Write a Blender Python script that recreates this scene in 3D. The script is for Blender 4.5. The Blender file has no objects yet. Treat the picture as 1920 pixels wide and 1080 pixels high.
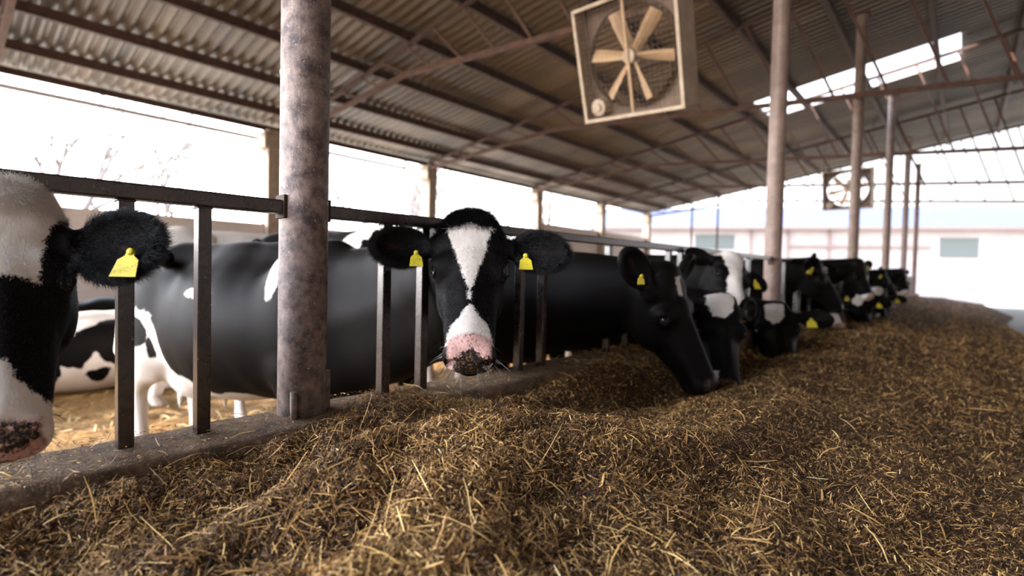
import bpy, bmesh, math, random
import numpy as np
from mathutils import Vector, Matrix
# ------------------------------------------------------------------ camera, sky, sun, exposure
# metres; x runs along the feed fence, y into the cow pen, z up; the camera is the origin, pen floor at z = -1.25
SC = bpy.context.scene
F_PX, YAW, PITCH, ROLL = 968.0, .79908, -.02828, .018773
def cam_axes():
    c, s, cp, sp = math.cos(YAW), math.sin(YAW), math.cos(PITCH), math.sin(PITCH)
    fw = np.array([c*cp, s*cp, sp]); rt = np.array([s, -c, 0.]); up = np.cross(rt, fw)
    cr, sr = math.cos(ROLL), math.sin(ROLL)
    return cr*rt+sr*up, -sr*rt+cr*up, fw
CR, CU, CF = cam_axes()
def ray(x, y): return CF+CR*(x-812)/F_PX-CU*(y-540)/F_PX
def at(x, y, d): return ray(x, y)*d
cam = bpy.data.cameras.new('camera'); cam_o = bpy.data.objects.new('camera', cam); SC.collection.objects.link(cam_o)
M = Matrix([[CR[i], CU[i], -CF[i], 0] for i in range(3)]+[[0, 0, 0, 1]]); cam_o.matrix_world = M
cam.sensor_width = 36; cam.lens = F_PX*36/1920; cam.shift_x = (960-812)/1920; cam.clip_start = .02; cam.clip_end = 500
cam.dof.use_dof = True; cam.dof.focus_distance = 1.16; cam.dof.aperture_fstop = 1.9
SC.camera = cam_o
SC.view_settings.view_transform = 'Standard'; SC.view_settings.look = 'None'; SC.view_settings.gamma = 1; SC.view_settings.use_curve_mapping = False
SC.view_settings.exposure = 0.25
w = bpy.data.worlds.new('sky'); SC.world = w; w.use_nodes = True
bg = w.node_tree.nodes['Background']; bg.inputs[1].default_value = 3.0
tcw = w.node_tree.nodes.new('ShaderNodeTexCoord'); sep = w.node_tree.nodes.new('ShaderNodeSeparateXYZ'); rampw = w.node_tree.nodes.new('ShaderNodeValToRGB')
w.node_tree.links.new(tcw.outputs['Generated'], sep.inputs[0]); w.node_tree.links.new(sep.outputs[2], rampw.inputs[0]); w.node_tree.links.new(rampw.outputs[0], bg.inputs[0])
# the sky is much brighter around the sun's side than opposite it
def wn(op, a, b=None):
    n = w.node_tree.nodes.new('ShaderNodeMath'); n.operation = op
    for i, v in enumerate((a, b)):
        if v is None: continue
        if isinstance(v, float): n.inputs[i].default_value = v
        else: w.node_tree.links.new(v, n.inputs[i])
    return n.outputs[0]
dp = w.node_tree.nodes.new('ShaderNodeVectorMath'); dp.operation = 'DOT_PRODUCT'; w.node_tree.links.new(tcw.outputs['Generated'], dp.inputs[0]); dp.inputs[1].default_value = Vector((-.75, 1, .35)).normalized()
glow = wn('POWER', wn('MAXIMUM', wn('MULTIPLY_ADD', dp.outputs['Value'], .5), 0.0), 2.5)
glow.node.inputs[0].links[0].from_node.inputs[0].links[0].from_node.inputs[2].default_value = .5
w.node_tree.links.new(wn('ADD', wn('MULTIPLY', glow, 24.0), 1.3), bg.inputs[1])
rampw.color_ramp.elements[0].position = 0; rampw.color_ramp.elements[0].color = (1, .95, .90, 1)
rampw.color_ramp.elements[1].position = .6; rampw.color_ramp.elements[1].color = (.62, .75, 1, 1)
sun = bpy.data.lights.new('sun', 'SUN'); sun.energy = 16; sun.angle = .01; sun.color = (1, .86, .66)
sun_o = bpy.data.objects.new('sun', sun); SC.collection.objects.link(sun_o)
SUN_DIR = Vector((-.62, 1.0, .62)).normalized()          # towards the sun: low, beyond the open long side, a little up the lane
sun_o.rotation_euler = SUN_DIR.to_track_quat('Z', 'Y').to_euler()
SC.cycles.use_denoising = True
SC.cycles.max_bounces = 7; SC.cycles.diffuse_bounces = 5; SC.cycles.glossy_bounces = 3
SC.cycles.sample_clamp_indirect = 12
# ------------------------------------------------------------------ helpers
COL = bpy.context.scene.collection
MAT = {}
def new_mat(name):
    m = bpy.data.materials.new(name); m.use_nodes = True; return m, m.node_tree
def noise(nt, vec, scale, detail=3, rough=.5, out='Fac'):
    n = nt.nodes.new('ShaderNodeTexNoise'); n.inputs['Scale'].default_value = scale; n.inputs['Detail'].default_value = detail; n.inputs['Roughness'].default_value = rough
    if vec is not None: nt.links.new(vec, n.inputs['Vector'])
    return n.outputs[out]
def setin(nt, sock, v):
    if isinstance(v, (int, float)): sock.default_value = v
    elif isinstance(v, (tuple, list)): sock.default_value = v
    else: nt.links.new(v, sock)
def math_(nt, op, a, b=0.0):
    n = nt.nodes.new('ShaderNodeMath'); n.operation = op; setin(nt, n.inputs[0], a); setin(nt, n.inputs[1], b); return n.outputs[0]
def maprange(nt, v, a, b, c=0.0, d=1.0):
    n = nt.nodes.new('ShaderNodeMapRange'); setin(nt, n.inputs[0], v); n.inputs[1].default_value = a; n.inputs[2].default_value = b; n.inputs[3].default_value = c; n.inputs[4].default_value = d; return n.outputs[0]
def mixc(nt, f, a, b):
    n = nt.nodes.new('ShaderNodeMix'); n.data_type = 'RGBA'; setin(nt, n.inputs[0], f); setin(nt, n.inputs[6], a); setin(nt, n.inputs[7], b); return n.outputs[2]
def mixf(nt, f, a, b):
    n = nt.nodes.new('ShaderNodeMix'); n.data_type = 'FLOAT'; setin(nt, n.inputs[0], f); setin(nt, n.inputs[2], a); setin(nt, n.inputs[3], b); return n.outputs[0]
def simple_mat(name, col, rough=.6, metal=0.0, **kw):
    m, nt = new_mat(name); b = nt.nodes['Principled BSDF']; b.inputs['Base Color'].default_value = (*col, 1); b.inputs['Roughness'].default_value = rough; b.inputs['Metallic'].default_value = metal
    for k, v in kw.items(): b.inputs[k.replace('_', ' ')].default_value = v
    return m
def speckled(name, c1, c2, scale, rough=.7, c3=None, s3=60, lo=.6, hi=.7, bump=.3, dist=.01, metal=0, spec=.5):
    """two blended tones, an optional third as specks, with a bump"""
    m, nt = new_mat(name); b = nt.nodes['Principled BSDF']; tc = nt.nodes.new('ShaderNodeTexCoord')
    n = maprange(nt, noise(nt, tc.outputs['Object'], scale, 5, .65), .35, .65)
    col = mixc(nt, n, (*c1, 1), (*c2, 1))
    if c3: col = mixc(nt, maprange(nt, noise(nt, tc.outputs['Object'], s3, 3, .6), lo, hi), col, (*c3, 1))
    nt.links.new(col, b.inputs['Base Color']); b.inputs['Roughness'].default_value = rough; b.inputs['Metallic'].default_value = metal; b.inputs['Specular IOR Level'].default_value = spec
    if bump:
        bp = nt.nodes.new('ShaderNodeBump'); bp.inputs['Strength'].default_value = bump; bp.inputs['Distance'].default_value = dist
        nt.links.new(noise(nt, tc.outputs['Object'], scale*4, 5, .7), bp.inputs['Height']); nt.links.new(bp.outputs[0], b.inputs['Normal'])
    return m
def link(name, data, parent=None):
    o = bpy.data.objects.new(name, data); COL.objects.link(o)
    if parent is not None: o.parent = parent
    return o
def thing(name, label, cat, loc=(0, 0, 0), group=None):
    o = bpy.data.objects.new(name, None); COL.objects.link(o); o.location = [float(v) for v in loc]; o['label'] = label; o['category'] = cat; o.empty_display_size = .1
    if group: o['group'] = group
    return o
def tag(o, label, cat, group=None, kind=None):
    o['label'] = label; o['category'] = cat
    if group: o['group'] = group
    if kind: o['kind'] = kind
    return o
def struct(o, label=None):
    o['kind'] = 'structure'
    if label: o['label'] = label; o['category'] = 'structure'
    return o
# ------------------------------------------------------------------ implicit-surface animals
def smin(a, b, k):
    h = np.clip(0.5 + 0.5*(b-a)/k, 0, 1)
    return b*(1-h) + a*h - k*h*(1-h)

def vnoise(P, f, seed=0):
    """cheap smooth pseudo noise from warped sines, about -1..1"""
    x, y, z = P[..., 0]*f+seed*1.7, P[..., 1]*f+seed*2.3, P[..., 2]*f+seed*0.9
    a = np.sin(x*1.0+1.3*np.sin(y*1.1+z*.7))+np.sin(y*1.2+1.4*np.sin(z*1.3+x*.6+2))+np.sin(z*1.1+1.2*np.sin(x*.9+y*.8+4))
    b = np.sin(2.1*x+1.1*np.sin(2.3*z+1)+.5)+np.sin(2.3*y+1.3*np.sin(1.9*x+3))+np.sin(2.2*z+1.2*np.sin(2.0*y))
    return a/3*.7+b/3*.3

class Frame:
    def __init__(s, o, R, sc=1.0):
        s.o = np.array(o, float); s.R = np.array(R, float); s.s = sc     # rows of R are the local axes
    def w(s, p): return s.o + (np.asarray(p, float)@s.R)*s.s             # local to world
    def l(s, P): return ((np.asarray(P, float)-s.o)@s.R.T)/s.s           # world to local

def unit(v):
    v = np.array(v, float); return v/np.linalg.norm(v)

def axes(y, zhint):
    y = unit(y); z = np.array(zhint, float); z = unit(z-(z@y)*y); x = np.cross(y, z)
    return np.array([x, y, z])

class SDF:
    def __init__(s): s.p = []
    def cone(s, F, a, ra, b, rb, k=.03, op='u'):
        s.p.append(('c', F.w(a), ra*F.s, F.w(b), rb*F.s, k*F.s, op, None))
    def ell(s, F, c, r, k=.03, op='u', rot=None):
        R = F.R if rot is None else np.array(rot, float)@F.R
        s.p.append(('e', F.w(c), np.array(r, float)*F.s, None, None, k*F.s, op, R))
    def bounds(s):
        lo = np.full(3, 1e9); hi = -lo
        for q in s.p:
            if q[6] != 'u': continue
            if q[0] == 'c': l = np.minimum(q[1]-q[2], q[3]-q[4]); h = np.maximum(q[1]+q[2], q[3]+q[4])
            else:
                e = np.sqrt(((q[7].T*q[2])**2).sum(1)); l = q[1]-e; h = q[1]+e
            lo = np.minimum(lo, l); hi = np.maximum(hi, h)
        return lo-.05, hi+.05
    def grid(s, fine_lo, fine_hi, h1, h2):
        lo, hi = s.bounds(); ax = []
        for i in range(3):
            a, b = max(fine_lo[i], lo[i]), min(fine_hi[i], hi[i])
            mid = np.arange(a, b, h1); left = [a]; st = h1
            while left[-1] > lo[i]: st = min(st*1.12, h2); left.append(left[-1]-st)
            right = [mid[-1]]; st = h1
            while right[-1] < hi[i]: st = min(st*1.12, h2); right.append(right[-1]+st)
            ax.append(np.concatenate([left[:0:-1], mid, right[1:]]).astype(np.float64))
        return ax
    def field(s, ax):
        D = np.full([len(a) for a in ax], 1e3, np.float32)
        for kind, a, ra, b, rb, k, op, R in s.p:
            m = k+.05
            if kind == 'c': l = np.minimum(a-ra, b-rb)-m; h = np.maximum(a+ra, b+rb)+m
            else:
                e = np.sqrt(((R.T*ra)**2).sum(1)); l = a-e-m; h = a+e+m
            sl = tuple(slice(np.searchsorted(ax[i], l[i]), np.searchsorted(ax[i], h[i])) for i in range(3))
            if any(q.stop-q.start < 1 for q in sl): continue
            X = ax[0][sl[0]].astype(np.float32)[:, None, None]; Y = ax[1][sl[1]].astype(np.float32)[None, :, None]; Z = ax[2][sl[2]].astype(np.float32)[None, None, :]
            if kind == 'c':
                d = b-a; L2 = max(float(d@d), 1e-9)
                t = np.clip(((X-a[0])*d[0]+(Y-a[1])*d[1]+(Z-a[2])*d[2])/L2, 0, 1)
                v = np.sqrt((X-a[0]-t*d[0])**2+(Y-a[1]-t*d[1])**2+(Z-a[2]-t*d[2])**2)-(ra+(rb-ra)*t)
            else:
                q0 = q1 = 0
                for i in range(3):
                    c = (X-a[0])*R[i, 0]+(Y-a[1])*R[i, 1]+(Z-a[2])*R[i, 2]
                    q0 = q0+(c/ra[i])**2; q1 = q1+(c/ra[i]**2)**2
                q0 = np.sqrt(q0); v = q0*(q0-1)/np.maximum(np.sqrt(q1), 1e-6)
            v = v.astype(np.float32); o = D[sl]
            D[sl] = smin(o, v, k) if op == 'u' else -smin(-o, v, k)
        return D

def surface_nets(D, ax):
    """dual mesh of the zero level on a stretched grid"""
    S = D < 0; nx, ny, nz = D.shape
    c = S[:-1, :-1, :-1].astype(np.int8)
    for i in (0, 1):
        for j in (0, 1):
            for k in (0, 1):
                if i+j+k: c = c+S[i:nx-1+i, j:ny-1+j, k:nz-1+k]
    act = (c > 0) & (c < 8)
    idx = np.full(act.shape, -1, np.int64); n = int(act.sum()); idx[act] = np.arange(n)
    I, J, K = np.nonzero(act)
    acc = np.zeros((n, 3)); cnt = np.zeros(n); A = [np.asarray(a) for a in ax]
    for d in range(3):
        for u in (0, 1):
            for v in (0, 1):
                o = [0, 0, 0]; e = [(d+1) % 3, (d+2) % 3]; o[e[0]] = u; o[e[1]] = v
                o2 = list(o); o2[d] = 1
                a = D[I+o[0], J+o[1], K+o[2]]; b = D[I+o2[0], J+o2[1], K+o2[2]]
                m = (a < 0) != (b < 0); t = np.where(m, a/np.where(m, a-b, 1), 0)
                base = [I+o[0], J+o[1], K+o[2]]
                P = np.stack([A[q][base[q]] for q in range(3)], 1)
                P[:, d] += t*(A[d][base[d]+1]-A[d][base[d]])
                acc[m] += P[m]; cnt[m] += 1
    V = acc/cnt[:, None]
    quads = []
    for d in range(3):
        e, f = (d+1) % 3, (d+2) % 3
        s0 = [slice(None)]*3; s1 = [slice(None)]*3; s0[d] = slice(0, -1); s1[d] = slice(1, None)
        for q in (e, f): s0[q] = slice(1, -1); s1[q] = slice(1, -1)
        a = S[tuple(s0)]; b = S[tuple(s1)]; ch = a != b
        G = list(np.nonzero(ch)); fl = a[ch]
        G[e] = G[e]+1; G[f] = G[f]+1
        def cell(oe, of):
            g = list(G); g[e] = g[e]-oe; g[f] = g[f]-of; return idx[g[0], g[1], g[2]]
        Q = np.stack([cell(1, 1), cell(0, 1), cell(0, 0), cell(1, 0)], 1)
        Q[~fl] = Q[~fl][:, ::-1]; quads.append(Q)
    return V, np.concatenate(quads)

def relax(V, Q, n=2, lam=.5):
    E = np.concatenate([Q[:, [0, 1]], Q[:, [1, 2]], Q[:, [2, 3]], Q[:, [3, 0]]])
    for _ in range(n):
        s = np.zeros_like(V); c = np.zeros(len(V))
        for a, b in ((0, 1), (1, 0)):
            for k in range(3): s[:, k] += np.bincount(E[:, a], V[E[:, b], k], len(V))
            c += np.bincount(E[:, a], minlength=len(V))
        V = V*(1-lam)+lam*s/c[:, None]
    return V

def np_mesh(name, V, F, mat=None, smooth=True):
    me = bpy.data.meshes.new(name); F = np.asarray(F); k = F.shape[1]
    me.vertices.add(len(V)); me.vertices.foreach_set('co', np.asarray(V, np.float32).ravel())
    me.loops.add(F.size); me.loops.foreach_set('vertex_index', F.astype(np.int32).ravel())
    me.polygons.add(len(F)); me.polygons.foreach_set('loop_start', np.arange(0, F.size, k, dtype=np.int32))
    me.polygons.foreach_set('use_smooth', np.full(len(F), smooth))
    me.update(calc_edges=True)
    if mat: me.materials.append(mat)
    return me

def attr(me, name, val):
    a = me.attributes.new(name, 'FLOAT', 'POINT'); a.data.foreach_set('value', np.asarray(val, np.float32))

# ---- coat and skin
def coat_material():
    m, nt = new_mat('cow_coat'); N = nt.nodes; Lk = nt.links
    bs = N['Principled BSDF']
    tc = N.new('ShaderNodeTexCoord')
    def at(n):
        a = N.new('ShaderNodeAttribute'); a.attribute_name = n; return a.outputs['Fac']
    n1 = noise(nt, tc.outputs['Object'], 260, 3, .6); n2 = noise(nt, tc.outputs['Object'], 55, 3, .6); n3 = noise(nt, tc.outputs['Object'], 7, 4, .6)
    edge = math_(nt, 'ADD', at('white'), math_(nt, 'MULTIPLY', math_(nt, 'SUBTRACT', n1, .5), .020))
    edge = math_(nt, 'ADD', edge, math_(nt, 'MULTIPLY', math_(nt, 'SUBTRACT', n2, .5), .022))
    fac = maprange(nt, edge, -.0022, .0022)
    blk = mixc(nt, n3, (.0022, .0022, .0027, 1), (.0065, .0047, .0036, 1))
    wht = mixc(nt, n3, (.80, .74, .68, 1), (.62, .54, .46, 1))
    col = mixc(nt, fac, blk, wht)
    ntone = maprange(nt, math_(nt, 'ADD', at('nosedark'), math_(nt, 'MULTIPLY', math_(nt, 'SUBTRACT', noise(nt, tc.outputs['Object'], 95, 4, .75), .5), 1.3)), .42, .54)
    pink = mixc(nt, n2, (.74, .46, .40, 1), (.58, .32, .28, 1))
    dirt = maprange(nt, noise(nt, tc.outputs['Object'], 170, 3, .7), .52, .62)
    nose = mixc(nt, ntone, pink, (.018, .014, .014, 1))
    nose = mixc(nt, math_(nt, 'MULTIPLY', dirt, .75), nose, (.26, .15, .07, 1))
    col = mixc(nt, at('nose'), col, nose)
    col = mixc(nt, at('inner'), col, (.20, .085, .07, 1))
    Lk.new(col, bs.inputs['Base Color'])
    ro = mixf(nt, at('nose'), .52, .30); ro = mixf(nt, fac, ro, .75)
    ro = mixf(nt, at('nose'), ro, .30); Lk.new(ro, bs.inputs['Roughness'])
    bs.inputs['Specular IOR Level'].default_value = .075
    mp = N.new('ShaderNodeMapping'); mp.inputs['Scale'].default_value = (1, 1, .25); Lk.new(tc.outputs['Object'], mp.inputs[0])
    nb = noise(nt, mp.outputs[0], 420, 3, .7)
    bp = N.new('ShaderNodeBump'); bp.inputs['Strength'].default_value = .35; bp.inputs['Distance'].default_value = .003
    Lk.new(nb, bp.inputs['Height']); Lk.new(bp.outputs[0], bs.inputs['Normal'])
    return m

def leg_quads(V): return V

class Cow:
    """body frame: x right, y forward, z up, origin on the pen floor under the barrel.  Head frame: y from poll to
       muzzle, z out of the forehead, x to one side; 0.50 units from poll to muzzle."""
    def __init__(s, pos, yaw, poll, muzzle, up, label, scale=1.0, lying=False, hscale=None):
        c, sn = math.cos(yaw), math.sin(yaw)
        s.B = Frame(pos, [[c, sn, 0], [-sn, c, 0], [0, 0, 1]], scale)
        poll = np.array(poll, float); muzzle = np.array(muzzle, float)
        s.H = Frame(poll, axes(muzzle-poll, up), hscale or np.linalg.norm(muzzle-poll)/.50)
        s.lying = lying; s.label = label; s.scale = scale
        s.ear = {1: dict(dir=(1, .02, -.12), n=(.1, .35, .9)), -1: dict(dir=(-1, .02, -.12), n=(-.1, .35, .9))}
        s.neck_arch = 0.0; s.hx = 1.13; s.eary = .045; s.nosetop = .438; s.tagdrop = .01; s.ribs = False; s.earw = 1.0; s.fat = 1.0; s.detail = (.009, .024)
        s.white = []; s.black = []; s.hwhite = []; s.noisedark = .5; s.neck_mid = None
        s.tags = (1, -1); s.nose = .5; s.legspots = True; s.bodynoise = .05; s.seed = 1
    def build_sdf(s):
        S = SDF(); B, H = s.B, s.H; K = .06
        if not s.lying:
            S.ell(B, (0, -.05, .93), (.33, .80, .37), K)
            S.ell(B, (0, -.18, .83), (.32, .48, .30), K)
            S.ell(B, (0, .50, .93), (.24, .36, .36), K)
            S.cone(B, (0, .55, 1.27), .085, (0, -.60, 1.27), .08, .10)
            S.ell(B, (0, -.66, 1.10), (.25, .30, .26), .09)
            for q in (-1, 1):
                S.ell(B, (q*.24, -.48, 1.27), (.045, .07, .05), .06)
                S.ell(B, (q*.13, -.93, 1.16), (.045, .05, .05), .06)
                S.ell(B, (q*.17, .46, .98), (.10, .19, .31), .07)
                S.ell(B, (q*.17, -.70, .86), (.115, .20, .30), .07)
                S.cone(B, (q*.18, -.70, .72), .10, (q*.17, -.87, .50), .048, .05)
                S.cone(B, (q*.17, -.87, .50), .046, (q*.17, -.82, .12), .034, .02)
                S.cone(B, (q*.17, -.82, .12), .040, (q*.17, -.77, .035), .055, .02)
                S.cone(B, (q*.17, .48, .78), .10, (q*.15, .52, .42), .052, .05)
                S.ell(B, (q*.15, .53, .40), (.055, .055, .07), .02)
                S.cone(B, (q*.15, .52, .42), .044, (q*.15, .50, .12), .034, .02)
                S.cone(B, (q*.15, .50, .12), .040, (q*.15, .54, .035), .055, .02)
            S.ell(B, (0, -.50, .62), (.17, .21, .15), .05)
            for q in (-1, 1):
                for t in (-.40, -.58): S.cone(B, (q*.08, t, .50), .020, (q*.085, t, .43), .013, .015)
            S.cone(B, (0, -.92, 1.24), .045, (0, -1.00, 1.00), .028, .04)
            S.cone(B, (0, -1.00, 1.00), .026, (0, -1.00, .62), .018, .02)
            S.cone(B, (0, -1.00, .62), .030, (0, -1.00, .45), .045, .03)
            up_, mid_, low_ = (0, .60, 1.17), (0, .70, 1.00), (0, .74, .84)
        else:
            S.ell(B, (0, -.05, .38), (.40, .82, .36), K); S.ell(B, (0, .5, .42), (.28, .36, .34), K)
            S.cone(B, (0, .55, .68), .09, (0, -.60, .68), .09, .10); S.ell(B, (0, -.66, .50), (.30, .32, .28), .09)
            for q in (-1, 1):
                S.ell(B, (q*.26, -.55, .36), (.14, .28, .26), .07)
                S.cone(B, (q*.40, -.40, .16), .09, (q*.48, -.80, .08), .05, .05)
                S.cone(B, (q*.48, -.80, .08), .045, (q*.45, -.40, .05), .04, .02)
                S.cone(B, (q*.22, .55, .22), .09, (q*.26, .86, .10), .055, .05)
                S.cone(B, (q*.26, .86, .10), .05, (q*.24, .55, .05), .04, .02)
            S.cone(B, (0, -.92, .55), .045, (.1, -1.05, .15), .025, .04)
            up_, mid_, low_ = (0, .60, .62), (0, .70, .48), (0, .74, .34)
        if not s.lying and s.ribs:
            for q in (-1, 1):
                for k in range(8):
                    y0 = .22-.085*k; S.cone(B, (q*.262, y0, 1.13), .014, (q*.309, y0-.05, .95), .018, .05); S.cone(B, (q*.309, y0-.05, .95), .018, (q*.290, y0-.10, .76), .010, .05)
        # neck: three strands to the poll, the middle and the throat
        wp = lambda p: B.w(p)
        W = Frame((0, 0, 0), np.eye(3), 1.0); sc = s.scale
        hu, hm, hl = H.w((0, .00, -.07)), H.w((0, .05, -.12)), H.w((0, .12, -.19))
        for a, ra, b, rb, kk in ((up_, .13, hu, .082, .1), (mid_, .18, hm, .092, .1), (low_, .16, hl, .055, .1)):
            a = wp(a); m = (a+b)/2+np.array([0, 0, s.neck_arch])
            if s.neck_mid is not None: m = m+np.array(s.neck_mid)
            rm = (ra*.55+rb*.5)*s.fat; ra = ra*min(s.fat, 1.1)
            S.cone(W, a, ra*sc, m, rm*sc, .07); S.cone(W, m, rm*sc, b, rb*H.s, .05)
        # head
        X = s.hx
        S.ell(H, (0, .075, -.085), (.100*X, .135, .090), .04)
        S.ell(H, (0, -.005, -.020), (.068*X, .050, .050), .04)
        S.cone(H, (-.050*X, .06, -.045), .048, (.050*X, .06, -.045), .048, .03)
        S.cone(H, (-.054*X, .15, -.052), .044, (.054*X, .15, -.052), .044, .03)
        for q in (-1, 1):
            S.ell(H, (q*.086*X, .150, -.056), (.030, .044, .034), .022)     # brow and orbit
            S.cone(H, (q*.060*X, .130, -.030), .020, (q*.094*X, .142, -.040), .017, .016)
            S.ell(H, (q*.064*X, .17, -.150), (.038, .105, .080), .04)       # cheek
            S.cone(H, (q*.042*X, .20, -.175), .034, (q*.014, .43, -.118), .026, .03)
            S.cone(H, (q*.042*X, .20, -.085), .042, (q*.032*X, .40, -.072), .038, .03)
            S.cone(H, (q*.074*X, .20, -.100), .016, (q*.052*X, .33, -.095), .012, .02)  # facial crest
            S.ell(H, (q*.040*X, .458, -.066), (.031, .046, .036), .018)     # nostril wing
        S.cone(H, (0, .14, -.045), .050, (0, .42, -.050), .036, .03)
        S.cone(H, (0, .18, -.10), .068, (0, .42, -.085), .048, .03)
        S.ell(H, (0, .465, -.078), (.058*X, .044, .046), .02)               # muzzle
        S.ell(H, (0, .442, -.128), (.044*X, .050, .024), .008)              # lower lip and chin
        for q in (-1, 1):
            S.ell(H, (q*.039*X, .500, -.055), (.0150, .026, .0135), .006, 'd', rot=rz(q*.5))
            S.ell(H, (q*.050*X, .492, -.060), (.009, .022, .013), .006, 'd')
            S.ell(H, (q*.1040*X, .172, -.046), (.019, .020, .0175), .006, 'd')  # eye opening
            # ears: a cupped leaf
            e = s.ear[q]; d = unit(e['dir']); n = np.array(e['n'], float); n = unit(n-(n@d)*d); w_ = np.cross(n, d)
            b0 = np.array([q*.088*X, s.eary, -.055])
            S.cone(H, b0, .036, b0+d*.055, .028, .02)
            c0 = b0+d*.128
            S.ell(H, c0-n*.002, (.098, .068*s.earw, .030), .014, rot=[d, w_, n])
            S.ell(H, c0+n*.024-d*.002, (.084, .055*s.earw, .030), .007, 'd', rot=[d, w_, n])
            e['b0'] = b0; e['d'] = d; e['nn'] = n; e['w'] = w_
        return S
    def head_white(s, L):
        """signed field of the white marks on the head, from outlines in the head's own x, y seen from the front"""
        f = np.full(len(L), -1.0)
        for poly, zmin in s.hwhite:
            d = poly_sd(L[:, 0]/s.hx, L[:, 1], poly); d = np.minimum(d, (L[:, 2]-zmin)*.7); f = np.maximum(f, d)
        return f
    def build(s):
        S = s.build_sdf(); H = s.H; h1, h2 = s.detail
        pts = np.array([H.w((x, y, z)) for x in (-.30, .30) for y in (-.06, .52) for z in (-.26, .06)])
        hc = H.w((0, .2, -.08)); lo = np.maximum(pts.min(0), hc-.42*H.s); hi = np.minimum(pts.max(0), hc+.42*H.s)
        ax = S.grid(lo, hi, h1, h2); D = S.field(ax); V, Q = surface_nets(D, ax); del D
        V = relax(V, Q, 1, .5)
        LH = H.l(V); LB = s.B.l(V)
        # folds of skin and muscle over the trunk
        a_, b_, c_, d_ = (V[Q[:, i]] for i in range(4)); n_ = np.cross(c_-a_, d_-b_); N_ = np.zeros_like(V)
        for i in range(4):
            for k in range(3): N_[:, k] += np.bincount(Q[:, i], n_[:, k], len(V))
        N_ /= np.linalg.norm(N_, axis=1)[:, None]+1e-12
        if s.lying or s.scale > 0:
            m_ = np.clip((np.linalg.norm(LH-np.array([0, .15, -.1]), axis=1)-.34)*6, 0, 1)*np.clip((LB[:, 2]-.45)*4, 0, 1)
            SB = np.stack([LB[:, 0]*.4, LB[:, 1]+.35*LB[:, 2], LB[:, 2]*.28], 1)
            V = V+N_*(m_*(vnoise(SB, 15, s.seed)*.0075+vnoise(LB, 7, s.seed+1)*.007))[:, None]
        wv = np.full(len(V), -.5)
        for c, r in s.white:
            wv = np.maximum(wv, (1-np.sqrt((((LB-np.array(c))/np.array(r))**2).sum(1)))*min(r))
        for c, r in s.black:
            wv = np.minimum(wv, -(1-np.sqrt((((LB-np.array(c))/np.array(r))**2).sum(1)))*min(r))
        wv = wv+vnoise(LB, 9, s.seed)*s.bodynoise*.6+vnoise(LB, 31, s.seed+3)*s.bodynoise*.22
        if not s.lying and s.legspots:
            wv = np.where(LB[:, 2] < .36, np.maximum(wv, (.34-LB[:, 2])), wv)
            tl = (LB[:, 1] < -.93) & (LB[:, 2] < .7); wv = np.where(tl, .2, wv)
        hd = np.clip(((LH[:, 1] > -.13) & (np.abs(LH[:, 0]) < .35) & (LH[:, 2] > -.32) & (LH[:, 2] < .12) & (LH[:, 1] < .6)).astype(float), 0, 1)
        hw = s.head_white(LH)+vnoise(LH, 60, s.seed)*.0022
        wv = np.where(hd > 0, np.maximum(hw, np.where(LH[:, 1] < -.06, wv, -1)), wv)
        topn = s.nosetop-.12*np.clip(-(LH[:, 2]+.045), -.01, .05)*0+.35*np.abs(LH[:, 0])**1.6
        nose = np.clip(np.minimum((LH[:, 1]-topn)*90, np.minimum((.066-np.abs(LH[:, 0]))*120, (LH[:, 2]+.118)*120))+vnoise(LH, 90, 2)*.25, 0, 1)*hd
        nd = np.clip(s.nose+vnoise(LH, 42, s.seed+5)*.35, 0, 1)
        for (cx, cy, cz, rr, val) in getattr(s, 'nosespots', []):
            wgt = np.clip(1.2-np.sqrt((LH[:, 0]-cx)**2+(LH[:, 1]-cy)**2+(LH[:, 2]-cz)**2)/rr, 0, 1); nd = nd*(1-wgt)+val*wgt
        inner = np.zeros(len(V))
        for q in (-1, 1):
            e = s.ear[q]; p = LH-(e['b0']+e['d']*.135+e['nn']*.006)
            a, b, c = p@e['d'], p@e['w'], p@e['nn']
            inner = np.maximum(inner, np.clip(1-np.sqrt((a/.055)**2+(b/.016)**2+(c/.016)**2), 0, 1)*.8*(.5+.5*vnoise(LH, 80, 4)))
        o = V.mean(0)*0+s.B.o
        me = np_mesh('body', V-o, Q, MAT['coat']); attr(me, 'white', wv); attr(me, 'nose', nose); attr(me, 'nosedark', nd); attr(me, 'inner', np.clip(inner, 0, 1))
        root = thing('cow', s.label, 'cow', o, group=None)
        link('body', me, root)
        s.root = root; s.V, s.Q, s.LH, s.LB, s.wv = V, Q, LH, LB, wv; s.o = o
        # eyes
        for q in (-1, 1):
            c = H.w((q*.0885*s.hx, .168, -.053))-o
            R3 = np.array([H.R[0], H.R[1], H.R[2]])
            me = ico_ell(c, np.array([.0225, .0245, .0215])*H.s, R3, 3); me.materials.append(MAT['eye'])
            eye = link('eye', me, root)
            # lids: a rim of skin above and below
            for sgn, nm in ((1, 'eyelid'), (-1, 'eyelid')):
                path = []
                for t in np.linspace(0, 1, 11):
                    a = math.pi*(t); ca, sa = math.cos(a), math.sin(a)
                    # a rim around the eye opening, whose axis looks outward and forward
                    uu = -.0185*ca; vv = sgn*.0135*sa; ww = .0205-.004*abs(ca)**2
                    x = .0885*s.hx+ww*.80-vv*.60; z = -.053+ww*.60+vv*.80; y = .168+uu
                    path.append(H.w((q*x, y, z))-o)
                rad = [.0022+.0022*math.sin(math.pi*t) for t in np.linspace(0, 1, 11)]
                link('eyelid', tube_mesh(path, [r_*H.s for r_ in rad], 8, MAT['lid']), root)
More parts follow.
